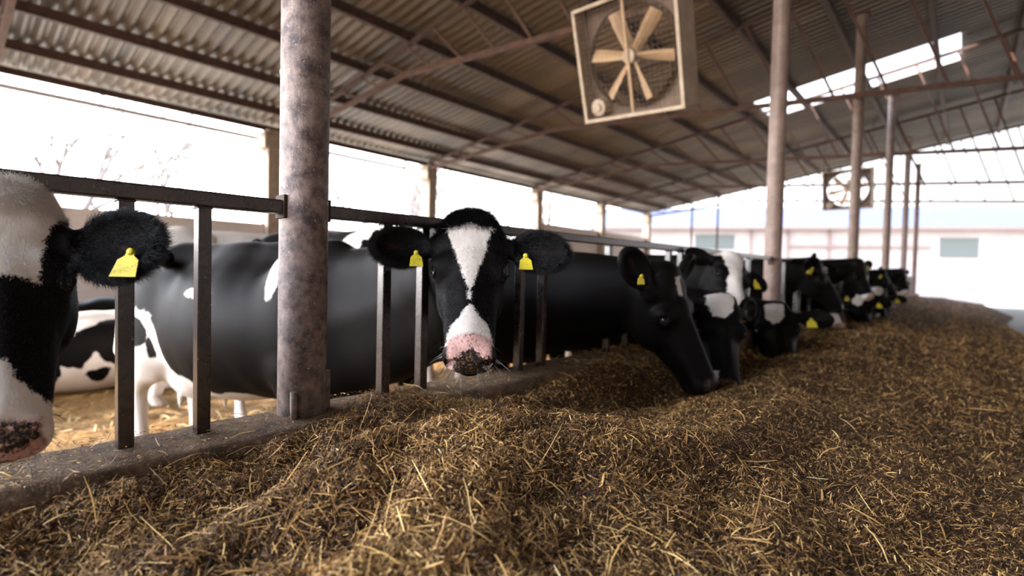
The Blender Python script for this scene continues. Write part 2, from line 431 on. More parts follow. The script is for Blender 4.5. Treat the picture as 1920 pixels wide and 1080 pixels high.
        # ear tags
        for q in s.tags:
            e = s.ear[q]; tn = unit(e['nn']); dn = unit(e['d']); wd = e['w'] if e['w'][1] > 0 else -e['w']
            # hang direction: world down in the plane of the ear
            g = H.R@np.array([0, 0, -1.0]); g = g-(g@tn)*tn; g = unit(g); sd = np.cross(tn, g)
            c = e['b0']+dn*getattr(s, 'tagpos', .095)+tn*.010+g*s.tagdrop
            P = lambda u, v, w: H.w(c+sd*u+g*v+tn*w)-o
            outl = [(-.008, -.004), (.008, -.004), (.009, .008), (.021, .018), (.026, .055), (-.026, .055), (-.021, .018), (-.009, .008)]
            ts = getattr(s, 'tagsize', 1.0); outl = [(a*ts, b*ts) for a, b in outl]
            V1 = [P(a, b, .004+.006*(b/.055)) for a, b in outl]+[P(a, b, .0065+.006*(b/.055)) for a, b in outl]
            n = len(outl)
            F = [list(range(n))[::-1], [n+i for i in range(n)]]+[[i, (i+1) % n, n+(i+1) % n, n+i] for i in range(n)]
            me = bpy.data.meshes.new('ear_tag'); me.from_pydata([tuple(v) for v in V1], [], F); me.materials.append(MAT['tag'])
            tg = link('ear_tag', me, root); me2 = ico_ell(P(0, .000, .009), np.array([.008, .008, .004])*H.s, np.array([sd, g, tn])@H.R, 2); me2.materials.append(MAT['tag'])
            link('tag_button', me2, tg)
        return root

def rz(a): return [[math.cos(a), math.sin(a), 0], [-math.sin(a), math.cos(a), 0], [0, 0, 1]]

def poly_sd(x, y, poly):
    poly = np.array(poly, float); d = np.full(x.shape, 1e9); inside = np.zeros(x.shape, bool)
    n = len(poly)
    for i in range(n):
        a = poly[i]; b = poly[(i+1) % n]; e = b-a; L = e@e
        t = np.clip(((x-a[0])*e[0]+(y-a[1])*e[1])/L, 0, 1)
        d = np.minimum(d, np.hypot(x-a[0]-t*e[0], y-a[1]-t*e[1]))
        c = (a[1] > y) != (b[1] > y)
        with np.errstate(divide='ignore', invalid='ignore'):
            xi = (b[0]-a[0])*(y-a[1])/(b[1]-a[1] if b[1] != a[1] else 1e-9)+a[0]
        inside ^= c & (x < xi)
    return np.where(inside, d, -d)

def ico_ell(c, r, R, sub=3):
    bm = bmesh.new(); bmesh.ops.create_icosphere(bm, subdivisions=sub, radius=1)
    for v in bm.verts:
        p = np.array(v.co)*r; v.co = Vector(np.array(c)+p@R)
    me = bpy.data.meshes.new('ball'); bm.to_mesh(me); bm.free()
    for p in me.polygons: p.use_smooth = True
    return me

def tube_mesh(path, rad, seg=8, mat=None, cap=True):
    P = [np.array(p, float) for p in path]; n = len(P); V = []; F = []
    t0 = unit(P[1]-P[0]); a = np.cross(t0, (0, 0, 1)) if abs(t0[2]) < .9 else np.cross(t0, (1, 0, 0)); a = unit(a)
    for i in range(n):
        t = unit(P[min(i+1, n-1)]-P[max(i-1, 0)]); a = unit(a-(a@t)*t); b = np.cross(t, a)
        r = rad[i] if hasattr(rad, '__len__') else rad
        for k in range(seg):
            an = 2*math.pi*k/seg; V.append(P[i]+(a*math.cos(an)+b*math.sin(an))*r)
    for i in range(n-1):
        for k in range(seg):
            k2 = (k+1) % seg; F.append([i*seg+k, i*seg+k2, (i+1)*seg+k2, (i+1)*seg+k])
    if cap: F.append(list(range(seg))[::-1]); F.append([(n-1)*seg+k for k in range(seg)])
    me = bpy.data.meshes.new('tube'); me.from_pydata([tuple(v) for v in V], [], F)
    for p in me.polygons: p.use_smooth = len(p.vertices) == 4
    if mat: me.materials.append(mat)
    return me

def hair_object(name, roots, dirs, length, rad, mat, parent, o, whites=None, curl=.3, npts=5, rng=None, droop=0.0):
    n = len(roots); rng = rng or np.random.default_rng(3)
    L = length if hasattr(length, '__len__') else np.full(n, length)
    side = rng.normal(size=(n, 3)); P = np.zeros((n, npts, 3)); P[:, 0] = roots
    d = dirs.copy()
    for i in range(1, npts):
        d = d+side*curl/npts; d[:, 2] -= droop/npts; d /= np.linalg.norm(d, axis=1)[:, None]; P[:, i] = P[:, i-1]+d*(L/(npts-1))[:, None]
    hc = bpy.data.hair_curves.new(name); hc.add_curves([npts]*n)
    hc.attributes['position'].data.foreach_set('vector', (P-o).astype(np.float32).ravel())
    ra = hc.attributes.get('radius') or hc.attributes.new('radius', 'FLOAT', 'POINT')
    ra.data.foreach_set('value', np.tile(np.linspace(rad, rad*.25, npts), n).astype(np.float32))
    if whites is not None:
        a = hc.attributes.new('w', 'FLOAT', 'CURVE'); a.data.foreach_set('value', np.asarray(whites, np.float32))
    hc.materials.append(mat); return link(name, hc, parent)
# ------------------------------------------------------------------ materials of the place
MAT['coat'] = coat_material()
MAT['eye'] = simple_mat('eye', (.006, .004, .004), .05, Specular_IOR_Level=.5)
MAT['lid'] = simple_mat('eyelid', (.008, .007, .007), .65, Specular_IOR_Level=.2)
MAT['tag'] = simple_mat('ear_tag', (.80, .66, .045), .42, Subsurface_Weight=.0)
MAT['paint'] = speckled('brown_painted_steel', (.018, .012, .0115), (.050, .032, .028), 22, .27, (.20, .13, .09), 150, .66, .72, .12, .003, 0, .75)
MAT['pipe'] = speckled('weathered_pipe', (.058, .036, .032), (.30, .215, .18), 24, .55, (.60, .46, .33), 170, .655, .70, .6, .004)
MAT['pipe_smooth'] = speckled('brown_pipe', (.15, .095, .070), (.235, .16, .125), 9, .5, None, bump=.15)
MAT['rust'] = speckled('rusty_steel', (.035, .016, .010), (.070, .033, .020), 9, .8, None, bump=.2)
MAT['rust_light'] = speckled('rusty_truss', (.105, .046, .024), (.050, .024, .016), 6, .8, None, bump=.2)
MAT['column'] = speckled('column_concrete', (.20, .15, .11), (.30, .24, .19), 6, .9)
MAT['wall'] = speckled('rendered_wall', (.42, .36, .33), (.50, .44, .41), 3, .9)
MAT['kerb'] = speckled('dirty_kerb', (.105, .064, .036), (.25, .16, .09), 17, .9, (.36, .26, .15), 120, .58, .66, .7, .01)
MAT['lane'] = speckled('lane_concrete', (.24, .21, .18), (.30, .26, .22), 3, .9)
MAT['yard'] = speckled('yard_ground', (.42, .36, .28), (.55, .48, .38), .3, .95)
MAT['galv'] = simple_mat('pale_gutter', (.22, .18, .16), .6)
def roof_material():
    m, nt = new_mat('corrugated_sheet'); b = nt.nodes['Principled BSDF']; tc = nt.nodes.new('ShaderNodeTexCoord')
    sp = nt.nodes.new('ShaderNodeSeparateXYZ'); nt.links.new(tc.outputs['Object'], sp.inputs[0])
    mp = nt.nodes.new('ShaderNodeMapping'); mp.inputs['Scale'].default_value = (1.3, .25, .3); nt.links.new(tc.outputs['Object'], mp.inputs[0])
    n = maprange(nt, noise(nt, mp.outputs[0], 1.0, 4, .6), .35, .65)
    n2 = maprange(nt, noise(nt, tc.outputs['Object'], .5, 3, .6), .35, .65)
    col = mixc(nt, n, (.085, .068, .052, 1), (.215, .165, .118, 1)); col = mixc(nt, math_(nt, 'MULTIPLY', n2, .55), col, (.09, .08, .07, 1))
    nt.links.new(col, b.inputs['Base Color']); b.inputs['Roughness'].default_value = .45; b.inputs['Metallic'].default_value = .15
    return m
MAT['roof'] = roof_material()

def box(bm, lo, hi, M=None):
    vs = [bm.verts.new((x, y, z)) for x in (lo[0], hi[0]) for y in (lo[1], hi[1]) for z in (lo[2], hi[2])]
    if M is not None:
        for v in vs: v.co = M@v.co
    for f in ((0, 1, 3, 2), (4, 6, 7, 5), (0, 4, 5, 1), (2, 3, 7, 6), (0, 2, 6, 4), (1, 5, 7, 3)): bm.faces.new([vs[i] for i in f])
    return vs
def beam(bm, a, b, w, h, up=(0, 0, 1)):
    a, b = Vector(a), Vector(b); y = (b-a).normalized(); x = y.cross(Vector(up)).normalized(); z = x.cross(y)
    M = Matrix(((x[0], y[0], z[0], a[0]), (x[1], y[1], z[1], a[1]), (x[2], y[2], z[2], a[2]), (0, 0, 0, 1)))
    box(bm, (-w/2, 0, -h/2), (w/2, (b-a).length, h/2), M)
def cyl(bm, a, b, r0, r1=None, seg=12):
    a, b = Vector(a), Vector(b); r1 = r0 if r1 is None else r1
    q = (b-a).to_track_quat('Z', 'Y').to_matrix()
    R0 = [bm.verts.new(a+q@Vector((r0*math.cos(t), r0*math.sin(t), 0))) for t in [2*math.pi*i/seg for i in range(seg)]]
    R1 = [bm.verts.new(b+q@Vector((r1*math.cos(t), r1*math.sin(t), 0))) for t in [2*math.pi*i/seg for i in range(seg)]]
    for i in range(seg):
        f = bm.faces.new((R0[i], R0[(i+1) % seg], R1[(i+1) % seg], R1[i])); f.smooth = True
    bm.faces.new(R0[::-1]); bm.faces.new(R1)
def fin(name, bm, mat, parent=None, bevel=0, origin=None, sub=2):
    bmesh.ops.recalc_face_normals(bm, faces=bm.faces[:])
    if bevel:
        bmesh.ops.bevel(bm, geom=bm.edges[:], offset=bevel, segments=sub, affect='EDGES', profile=.6)
    me = bpy.data.meshes.new(name)
    if origin is not None: bmesh.ops.translate(bm, verts=bm.verts, vec=-Vector(origin))
    bm.to_mesh(me); bm.free(); me.materials.append(mat)
    o = link(name, me, parent)
    if origin is not None: o.location = origin
    return o
FLOOR, LANE, KERB = -1.25, -.74, -.37
FY = 1.20                                             # the fence line
YE, ZE, TA = 10.6, 3.04, math.tan(.16)                # eave line and roof pitch
def zr(y): return ZE+(YE-y)*TA if y > RIDGE else ZE+(YE-RIDGE)*TA-(RIDGE-y)*TA
RIDGE = -1.6
BAY = 4.7
PX = [-4.0, .695, 5.40, 10.1, 14.8, 19.5, 24.0]       # steel pillars along the fence

# ------------------------------------------------------------------ ground, floor and walls
bm = bmesh.new(); box(bm, (-120, -120, -1.6), (160, 130, FLOOR-.02)); struct(fin('floor_yard', bm, MAT['yard']))
bm = bmesh.new(); box(bm, (-14, -14, -1.5), (24.6, 1.06, LANE)); struct(fin('floor_lane', bm, MAT['lane']))
bm = bmesh.new(); box(bm, (-5, YE-.10, FLOOR-.1), (15.2, YE+.12, 1.0)); box(bm, (15.2, YE-.10, FLOOR-.1), (24.3, YE+.12, 1.86)); struct(fin('wall_left', bm, MAT['wall']))
bm = bmesh.new(); box(bm, (-5, -8.9, -1.3), (24.6, -8.7, 3.8)); struct(fin('wall_right_light_block', bm, MAT['wall']))  # added out of view to block sky light, so most comes across the pen
bm = bmesh.new(); box(bm, (-5.2, -8.7, -1.3), (-5, .3, 4.6)); struct(fin('wall_near_light_block', bm, MAT['wall']))  # added behind the camera to keep end light off the fence fronts
# kerb under the fence, worn and uneven
def kerb():
    xs = np.arange(-4.6, 24.4, .03); prof = [(1.064, -1.3), (1.064, -.62), (1.062, -.42), (1.064, -.392), (1.074, -.374), (1.10, KERB), (1.16, KERB+.002), (1.22, KERB), (1.27, KERB-.002), (1.292, KERB-.012), (1.300, KERB-.04), (1.300, -1.3)]
    V = []; F = []
    n = len(prof)
    for i, x in enumerate(xs):
        for j, (y, z) in enumerate(prof):
            p = np.array([[x, y, z]]); k = float(vnoise(p, 9, 1)[0])*.006+float(vnoise(p, 37, 2)[0])*.0035
            e = 1 if 1 < j < 10 else 0
            V.append((x, y+(k if j in (2, 3, 4, 9, 10) else 0), z+e*k*.7))
    for i in range(len(xs)-1):
        for j in range(n-1): F.append((i*n+j, (i+1)*n+j, (i+1)*n+j+1, i*n+j+1))
    me = bpy.data.meshes.new('feed_kerb'); me.from_pydata(V, [], F); me.materials.append(MAT['kerb'])
    for p in me.polygons: p.use_smooth = True
    o = link('trim_kerb', me); struct(o)
kerb()

# ------------------------------------------------------------------ roof: ribbed sheets as real folds, purlins, trusses
def roof():
    root = bpy.data.objects.new('ceiling', None); COL.objects.link(root); struct(root)
    pit = .19; t = np.arange(-4.95, 24.9, pit); xs = []; zs = []
    for x in t:
        xs += [x, x+.035, x+.095, x+.130]; zs += [0, 0, .055, .055]
    xs = np.array(xs); zs = np.array(zs)
    ys = [10.95, 8.72, 6.4, 3.7, .5, RIDGE]
    def sheet(x0, x1, ya, yb, up):
        m = (xs >= x0-.001) & (xs <= x1+.001); X = xs[m]; Z = zs[m]; n = len(X)
        V = []
        for y in (ya, yb):
            for k in (0, .002): V += [(X[i], y, zr(y)+up+Z[i]+k) for i in range(n)]
        F = [(i, i+1, 2*n+i+1, 2*n+i) for i in range(n-1)]
        me = bpy.data.meshes.new('roof_sheet'); me.from_pydata(V[:n]+V[2*n:3*n], [], [(i, i+1, n+i+1, n+i) for i in range(n-1)]); me.materials.append(MAT['roof'])
        link('roof_sheet', me, root)
    # an opening where sheets are missing, between x 14.3 and 15.95 and in from y 3.7
    for (ya, yb) in ((10.95, 8.72), (8.72, 6.4), (6.4, 3.7)): sheet(-5, 24.7, ya, yb, .115)
    sheet(-5, 14.3, 3.7, .2, .115); sheet(15.96, 24.7, 3.7, .2, .115)
    sheet(-5, 24.7, .2, RIDGE, .115)
    for (ya, yb) in ((RIDGE, -5.0), (-5.0, -8.6)): sheet(-5, 24.7, ya, yb, .115)
    for y in [10.6, 9.78, 8.70, 7.48, 6.32, 5.18, 4.02, 2.86, 1.7, .54, -.62, -1.55, -2.9, -4.1, -5.3, -6.5, -7.7, -8.5]:
        bm = bmesh.new(); z = zr(y)
        w = .07
        box(bm, (-4.9, y-.004, z-.03), (24.6, y+.004, z+(.075 if y == 10.6 else .11))); box(bm, (-4.9, y-w/2, z-.034), (24.6, y+w/2, z-.024)); box(bm, (-4.9, y-w/2, z+(.069 if y == 10.6 else .104)), (24.6, y+w/2, z+(.077 if y == 10.6 else .112)))
        fin('purlin', bm, MAT['rust'], root)
roof()
def truss(x, label, group=None):
    root = thing('roof_truss', label, 'truss', (x, YE-.3, zr(YE-.3)-.05), group=group); o = root.location
    def put(name, segs, w, h, mat):
        bm = bmesh.new()
        for a, b in segs: beam(bm, a, b, w, h)
        bmesh.ops.translate(bm, verts=bm.verts, vec=-o); fin(name, bm, mat, root)
    yl = YE-.15
    # inner end sits on the pillar, then the truss runs on over the lane
    top = [(x, yl, zr(yl)-.035), (x, RIDGE, zr(RIDGE)-.035)]
    dep = lambda y: .16+.30*min(1, max(0, (10.2-y)/3.8)) if y > 6.4 else .46-.0*(6.4-y)
    def zb(y): return zr(y)-.035-dep(y) if y > 6.4 else (zr(6.4)-.035-.46)-(6.4-y)*.09
    zb12 = zb(FY)
    put('top_chord', [(top[0], top[1])], .06, .06, MAT['rust'])
    ysb = [yl, 6.4, FY, RIDGE]; pts = [(x, y, zb(y)) for y in ysb]
    put('bottom_chord', list(zip(pts[:-1], pts[1:])), .07, .07, MAT['rust_light'])
    web = []; yy = yl-.3
    while yy > RIDGE+.3:
        y2 = yy-.62
        web.append(((x, yy, zb(yy)), (x, yy, zr(yy)-.05))); web.append(((x, yy, zr(yy)-.05), (x, max(y2, RIDGE), zb(max(y2, RIDGE))))); yy = y2
    for sg in web: put('web_bar', [sg], .036, .036, MAT['rust_light'])
    # the half of the truss on the other slope
    put('top_chord', [((x, RIDGE, zr(RIDGE)-.035), (x, -8.5, zr(-8.5)-.035))], .055, .055, MAT['rust']); put('bottom_chord', [((x, RIDGE, zb(RIDGE)), (x, -8.3, zr(-8.3)-.2))], .055, .055, MAT['rust'])
TX = [-4.0, .695, 5.55, 9.86, 14.85, 19.6, 24.1]
names = ['over the nearest fence posts behind the camera', 'rising from the nearest steel pillar', 'crossing above the box fan, second pillar', 'over the third pillar up the lane', 'beside the roof opening at the fourth pillar', 'last but one before the open gable', 'closing the far open gable end']
for x, nm in zip(TX, names): truss(x, 'rusty steel lattice roof truss '+nm, 'roof trusses')

# eave columns and the pale gutter rail
cn = ['hidden left of the near pillar at the pen wall', 'first to the right, just left of the near pillar', 'with a wider cap, above the middle cow', 'slim, right of the middle cow', 'last but one before the gable corner', 'at the far gable corner']
for x, nm in zip([.5, 5.28, 10.0, 15.2, 19.75, 24.2], cn):
    root = thing('concrete_column', 'brown concrete eave column '+nm, 'column', (x, YE-.1, FLOOR), 'eave columns')
    bm = bmesh.new(); box(bm, (-.15, -.15, 0), (.15, .15, ZE-.04-FLOOR)); fin('shaft', bm, MAT['column'], root, .015)
    bm = bmesh.new(); box(bm, (-.24, -.17, ZE-.46-FLOOR), (.155, .17, ZE-.10-FLOOR)); fin('cap', bm, MAT['column'], root, .02)
bm = bmesh.new(); cyl(bm, (-4.9, YE+.45, 2.93), (9.6, YE+.45, 2.93), .05); tag(fin('gutter_pipe', bm, MAT['galv'], origin=(-2, YE+.45, 2.93)), 'pale pipe running under the roof eave', 'pipe')

# ------------------------------------------------------------------ steel pillars
def pillar(x, r, label, near=False):
    root = thing('steel_pillar', label, 'pillar', (x, FY, KERB), group='round steel pillars along the fence')
    z1 = zr(FY)-.55-KERB
    rows = [-.30, 0, .15, .3, .45, .6, .80, .868, .875, .882, 1.4, 2.2, 2.85, 2.862, 2.874, z1]
    seg = 48; V = []; F = []
    for i, z in enumerate(rows):
        rr = r*(1.035 if z in (.875, 2.862) else 1.0)
        for k in range(seg):
            a = 2*math.pi*k/seg; V.append((rr*math.cos(a), rr*math.sin(a), z))
    for i in range(len(rows)-1):
        for k in range(seg): F.append((i*seg+k, i*seg+(k+1) % seg, (i+1)*seg+(k+1) % seg, (i+1)*seg+k))
    me = bpy.data.meshes.new('pipe'); me.from_pydata(V, [], F); me.materials.append(MAT['pipe' if near else 'pipe_smooth'])
    for p in me.polygons: p.use_smooth = True
    link('pipe', me, root)
    bm = bmesh.new(); box(bm, (-.10, -.10, z1), (.10, .10, z1+.012)); fin('head_plate', bm, MAT['rust'], root, .002)
    for q, zz in ((-1, .535), (1, .535)):
        bm = bmesh.new(); box(bm, (q*(r+.001)-.005, -.022, zz-.034), (q*(r+.001)+.005, .022, zz+.024)); fin('bracket', bm, MAT['rust'], root, .002)
    if near:
        bm = bmesh.new(); cyl(bm, (-.050, -r+.012, -.05), (-.052, -r+.012, .070), .009, .009, 10); fin('rod_stub', bm, MAT['pipe'], root)
        bm = bmesh.new(); box(bm, (r-.012, -.02, -.05), (r+.012, .02, .105)); fin('base_lug', bm, MAT['pipe'], root, .002)
pn = ['behind the camera to the left', 'closest to the camera, filling the left middle', 'with sunlit left side, right of the box fan', 'partly dark, at the lower right by the far fan', 'beyond the far box fan', 'last but one before the gable', 'under the far gable']
for i, (x, nm) in enumerate(zip(PX, pn)): pillar(x, .0625 if i < 2 else .066, 'round weathered steel pillar '+nm, i == 1)

# ------------------------------------------------------------------ feed fence
def fence(x0, x1, z0, z1, pairs, label):
    root = thing('feed_fence', label, 'fence', (x0, FY, KERB), group='feed fence sections'); o = Vector(root.location)
    zt = lambda x: z0+(z1-z0)*(x-x0)/(x1-x0)
    bm = bmesh.new(); beam(bm, Vector((x0, FY, z0-.017))-o, Vector((x1, FY, z1-.017))-o, .034, .034); fin('rail', bm, MAT['paint'], root, .004)
    for c in pairs:
        for x in ((c[0], c[1])):
            if not (x0 < x < x1): continue
            bm = bmesh.new(); box(bm, (x-.0150, FY-.0150, KERB-.03), (x+.0150, FY+.0150, zt(x)-.034)); bmesh.ops.translate(bm, verts=bm.verts, vec=-o); fin('post', bm, MAT['paint'], root, .003)
            bm = bmesh.new()
            box(bm, (x-.0175, FY-.0170, zt(x)-.039), (x+.0175, FY+.0170, zt(x)-.0345))
            bmesh.ops.translate(bm, verts=bm.verts, vec=-o); fin('weld', bm, MAT['paint'], root, .002)
P0 = [(.285, .44), (-.42, -.265), (-1.12, -.965), (-1.82, -1.665), (-2.52, -2.365), (-3.22, -3.065)]
P1 = [(.965, 1.12), (1.637, 1.79), (2.345, 2.55), (3.07, 3.25), (3.75, 3.93), (4.47, 4.65)]
fence(-3.93, .628, .137, .1757, P0, 'dark brown feed fence section left of the near pillar')
fence(.762, 5.33, .1757, .206, P1, 'brown feed fence section between the near and second pillars')
for i, (a, nm) in enumerate(zip(PX[2:6], ('second and third', 'third and fourth', 'fourth and fifth', 'fifth and last'))):
    fence(a+.067, a+4.7-.07, .205, .205, [(p+a-.70, q+a-.70) for p, q in P1], 'brown feed fence section between the %s pillars' % nm)
# ------------------------------------------------------------------ feed: a heap along the kerb
HP = np.array([  # x, y, z of the heap surface
 (.85, 1.0, -.345), (.72, .97, -.350), (1.0, .98, -.362), (.60, 1.0, -.372), (.79, .74, -.306), (.70, .78, -.322), (.87, .66, -.312), (.94, .575, -.328), (1.03, .51, -.350), (1.19, .46, -.366),
 (1.45, .50, -.385), (1.70, .53, -.400), (2.2, .56, -.440), (2.95, .66, -.49), (3.9, .70, -.50), (5.5, .80, -.495), (8, .80, -.50), (14, .7, -.5), (24, .7, -.5),
 (1.08, .83, -.455), (1.34, .86, -.475), (1.45, .68, -.475), (2.0, .80, -.50), (2.45, .80, -.52), (3.3, .90, -.56), (4.5, .95, -.56), (7, 1.0, -.55), (1.3, 1.03, -.415), (1.7, 1.03, -.395), (2.05, 1.04, -.375), (2.4, 1.03, -.40), (3, 1.04, -.46), (5, 1.05, -.48), (10, 1.05, -.48), (20, 1.05, -.48),
 (.56, .72, -.362), (.64, .60, -.352), (.52, .50, -.372), (.42, .39, -.405), (.40, .64, -.430), (.80, .47, -.412), (.72, .38, -.435), (1.0, .38, -.425), (.42, .95, -.395), (.27, .90, -.430), (.13, .90, -.450), (.0, .95, -.45), (.08, .70, -.46), (.25, 1.04, -.405), (.05, 1.04, -.412), (.4, 1.04, -.395), (-.3, 1.04, -.42), (-.6, .9, -.46), (-1.5, .9, -.46),
 (.28, .70, -.455), (.26, .40, -.45), (1.1, .30, -.455), (1.6, .17, -.49), (3.2, .36, -.52), (5, .2, -.56), (9, .2, -.58), (20, .2, -.58),
 (0, .2, -.52), (1, 0, -.55), (2.5, -.1, -.58), (5, -.3, -.63), (10, -.3, -.64), (20, -.3, -.64), (0, -.6, -.74), (2, -.8, -.80), (6, -.9, -.80), (12, -.9, -.80), (24, -.9, -.80), (-2, 0, -.6), (-2, -.6, -.80),
 (.78, 1.09, -.352), (.95, 1.10, -.354), (.86, 1.17, -.362), (1.0, 1.20, -.368), (.55, 1.12, -.41), (.60, 1.2, -.44), (.3, 1.15, -.44), (0, 1.15, -.45), (1.18, 1.14, -.42), (1.3, 1.2, -.44), (1.6, 1.15, -.43), (1.9, 1.15, -.40), (2.15, 1.1, -.365), (2.6, 1.13, -.362), (3.4, 1.13, -.366), (5, 1.14, -.366), (9, 1.14, -.366), (18, 1.14, -.37)])
def warp(x, y): return np.stack([2.4*np.log(1+np.maximum(np.asarray(x, float)+3.2, .05)*.45), np.asarray(y, float)*1.25], -1)
HW = warp(HP[:, 0], HP[:, 1])
def heap(x, y, rough=True):
    x = np.asarray(x, float); y = np.asarray(y, float); P = warp(x, y); num = np.zeros(x.shape); den = np.zeros(x.shape)
    for i in range(len(HP)):
        d = (P[..., 0]-HW[i, 0])**2+(P[..., 1]-HW[i, 1])**2; wgt = 1/(d+.0016)**2.1; num += wgt*HP[i, 2]; den += wgt
    z = num/den
    if rough:
        Q = np.stack([x, y, z*0], -1); a = np.clip((y+1.1)/.6, .15, 1)
        z = z+a*(vnoise(Q, 6, 1)*.017+vnoise(Q, 17, 2)*.014+vnoise(Q, 41, 3)*.010+vnoise(Q, 105, 4)*.0045+vnoise(Q, 230, 6)*.002)
    return z
def straw_material(name, palette, val=1.0):
    m, nt = new_mat(name); b = nt.nodes['Principled BSDF']; a = nt.nodes.new('ShaderNodeAttribute'); a.attribute_name = 'tone'
    r = nt.nodes.new('ShaderNodeValToRGB'); nt.links.new(a.outputs['Fac'], r.inputs[0]); e = r.color_ramp.elements
    for i, (p, c) in enumerate(palette):
        el = e[i] if i < 2 else e.new(p)
        el.position = p; el.color = (*[v*val for v in c], 1)
    nt.links.new(r.outputs[0], b.inputs['Base Color']); b.inputs['Roughness'].default_value = .6; b.inputs['Specular IOR Level'].default_value = .35
    return m
PAL = [(0, (.024, .013, .007)), (1.0, (.98, .80, .48)), (.25, (.12, .060, .024)), (.5, (.44, .235, .078)), (.72, (.74, .44, .145)), (.88, (.90, .62, .25))]
MAT['straw'] = straw_material('chopped_straw', PAL)
PAL2 = [(0, (.12, .060, .020)), (1.0, (.70, .50, .24)), (.4, (.30, .165, .050)), (.7, (.44, .26, .085))]
MAT['bedding'] = straw_material('bedding_straw', PAL2)
def base_material(name, c1, c2, c3, sc=60):
    m, nt = new_mat(name); b = nt.nodes['Principled BSDF']; tc = nt.nodes.new('ShaderNodeTexCoord')
    n = maprange(nt, noise(nt, tc.outputs['Object'], sc, 5, .75), .38, .62); n2 = maprange(nt, noise(nt, tc.outputs['Object'], sc*4, 4, .7), .5, .66)
    col = mixc(nt, n, (*c1, 1), (*c2, 1)); col = mixc(nt, n2, col, (*c3, 1)); nt.links.new(col, b.inputs['Base Color']); b.inputs['Roughness'].default_value = .85; b.inputs['Specular IOR Level'].default_value = .2
    bp = nt.nodes.new('ShaderNodeBump'); bp.inputs['Strength'].default_value = .9; bp.inputs['Distance'].default_value = .012
    nt.links.new(noise(nt, tc.outputs['Object'], sc*1.6, 6, .8), bp.inputs['Height']); nt.links.new(bp.outputs[0], b.inputs['Normal'])
    return m
MAT['silage'] = base_material('silage_base', (.022, .012, .006), (.10, .052, .022), (.28, .155, .060))
MAT['bedbase'] = base_material('bedding_base', (.17, .088, .030), (.29, .165, .058), (.46, .29, .12), 22)

def grid_mesh(name, xs, ys, zf, mat):
    X, Y = np.meshgrid(xs, ys, indexing='ij'); Z = zf(X, Y); V = np.stack([X, Y, Z], -1).reshape(-1, 3); nx, ny = X.shape
    i = np.arange(nx*ny).reshape(nx, ny); F = np.stack([i[:-1, :-1], i[1:, :-1], i[1:, 1:], i[:-1, 1:]], -1).reshape(-1, 4)
    return np_mesh(name, V, F, mat)
def blades(name, P, N, ang, length, width, bend, lift, tone, mat, rng, segs=3):
    """ribbons lying on a surface: P points, N normals"""
    n = len(P); a = np.stack([np.cos(ang), np.sin(ang), np.zeros(n)], 1); a -= (a*N).sum(1)[:, None]*N; a /= np.linalg.norm(a, axis=1)[:, None]
    a = a+N*lift[:, None]; a /= np.linalg.norm(a, axis=1)[:, None]
    b = np.cross(N, a); b /= np.linalg.norm(b, axis=1)[:, None]; up = np.cross(a, b)
    tw = rng.normal(0, .5, n); side = b*np.cos(tw)[:, None]+up*np.sin(tw)[:, None]
    ks = np.linspace(-.5, .5, segs+1); V = np.zeros((n, segs+1, 2, 3))
    yb = rng.normal(0, .12, n)
    for i, k in enumerate(ks):
        c = P+a*(length*k)[:, None]+up*((.25-k*k)*bend*length)[:, None]+b*((.25-k*k)*yb*length)[:, None]
        wd = width*(1 if 0 < i < segs else .55)
        V[:, i, 0] = c-side*(wd/2)[:, None]; V[:, i, 1] = c+side*(wd/2)[:, None]
    idx = (np.arange(n)*(segs+1)*2)[:, None]; F = np.concatenate([np.stack([idx[:, 0]+2*i, idx[:, 0]+2*i+1, idx[:, 0]+2*i+3, idx[:, 0]+2*i+2], 1) for i in range(segs)])
    me = np_mesh(name, V.reshape(-1, 3), F, mat, False); attr(me, 'tone', np.repeat(tone, (segs+1)*2))
    return me
def heap_normals(x, y):
    e = .012; z0 = heap(x, y); zx = (heap(x+e, y)-heap(x-e, y))/(2*e); zy = (heap(x, y+e)-heap(x, y-e))/(2*e)
    N = np.stack([-zx, -zy, np.ones_like(zx)], -1); return z0, N/np.linalg.norm(N, axis=-1)[..., None]
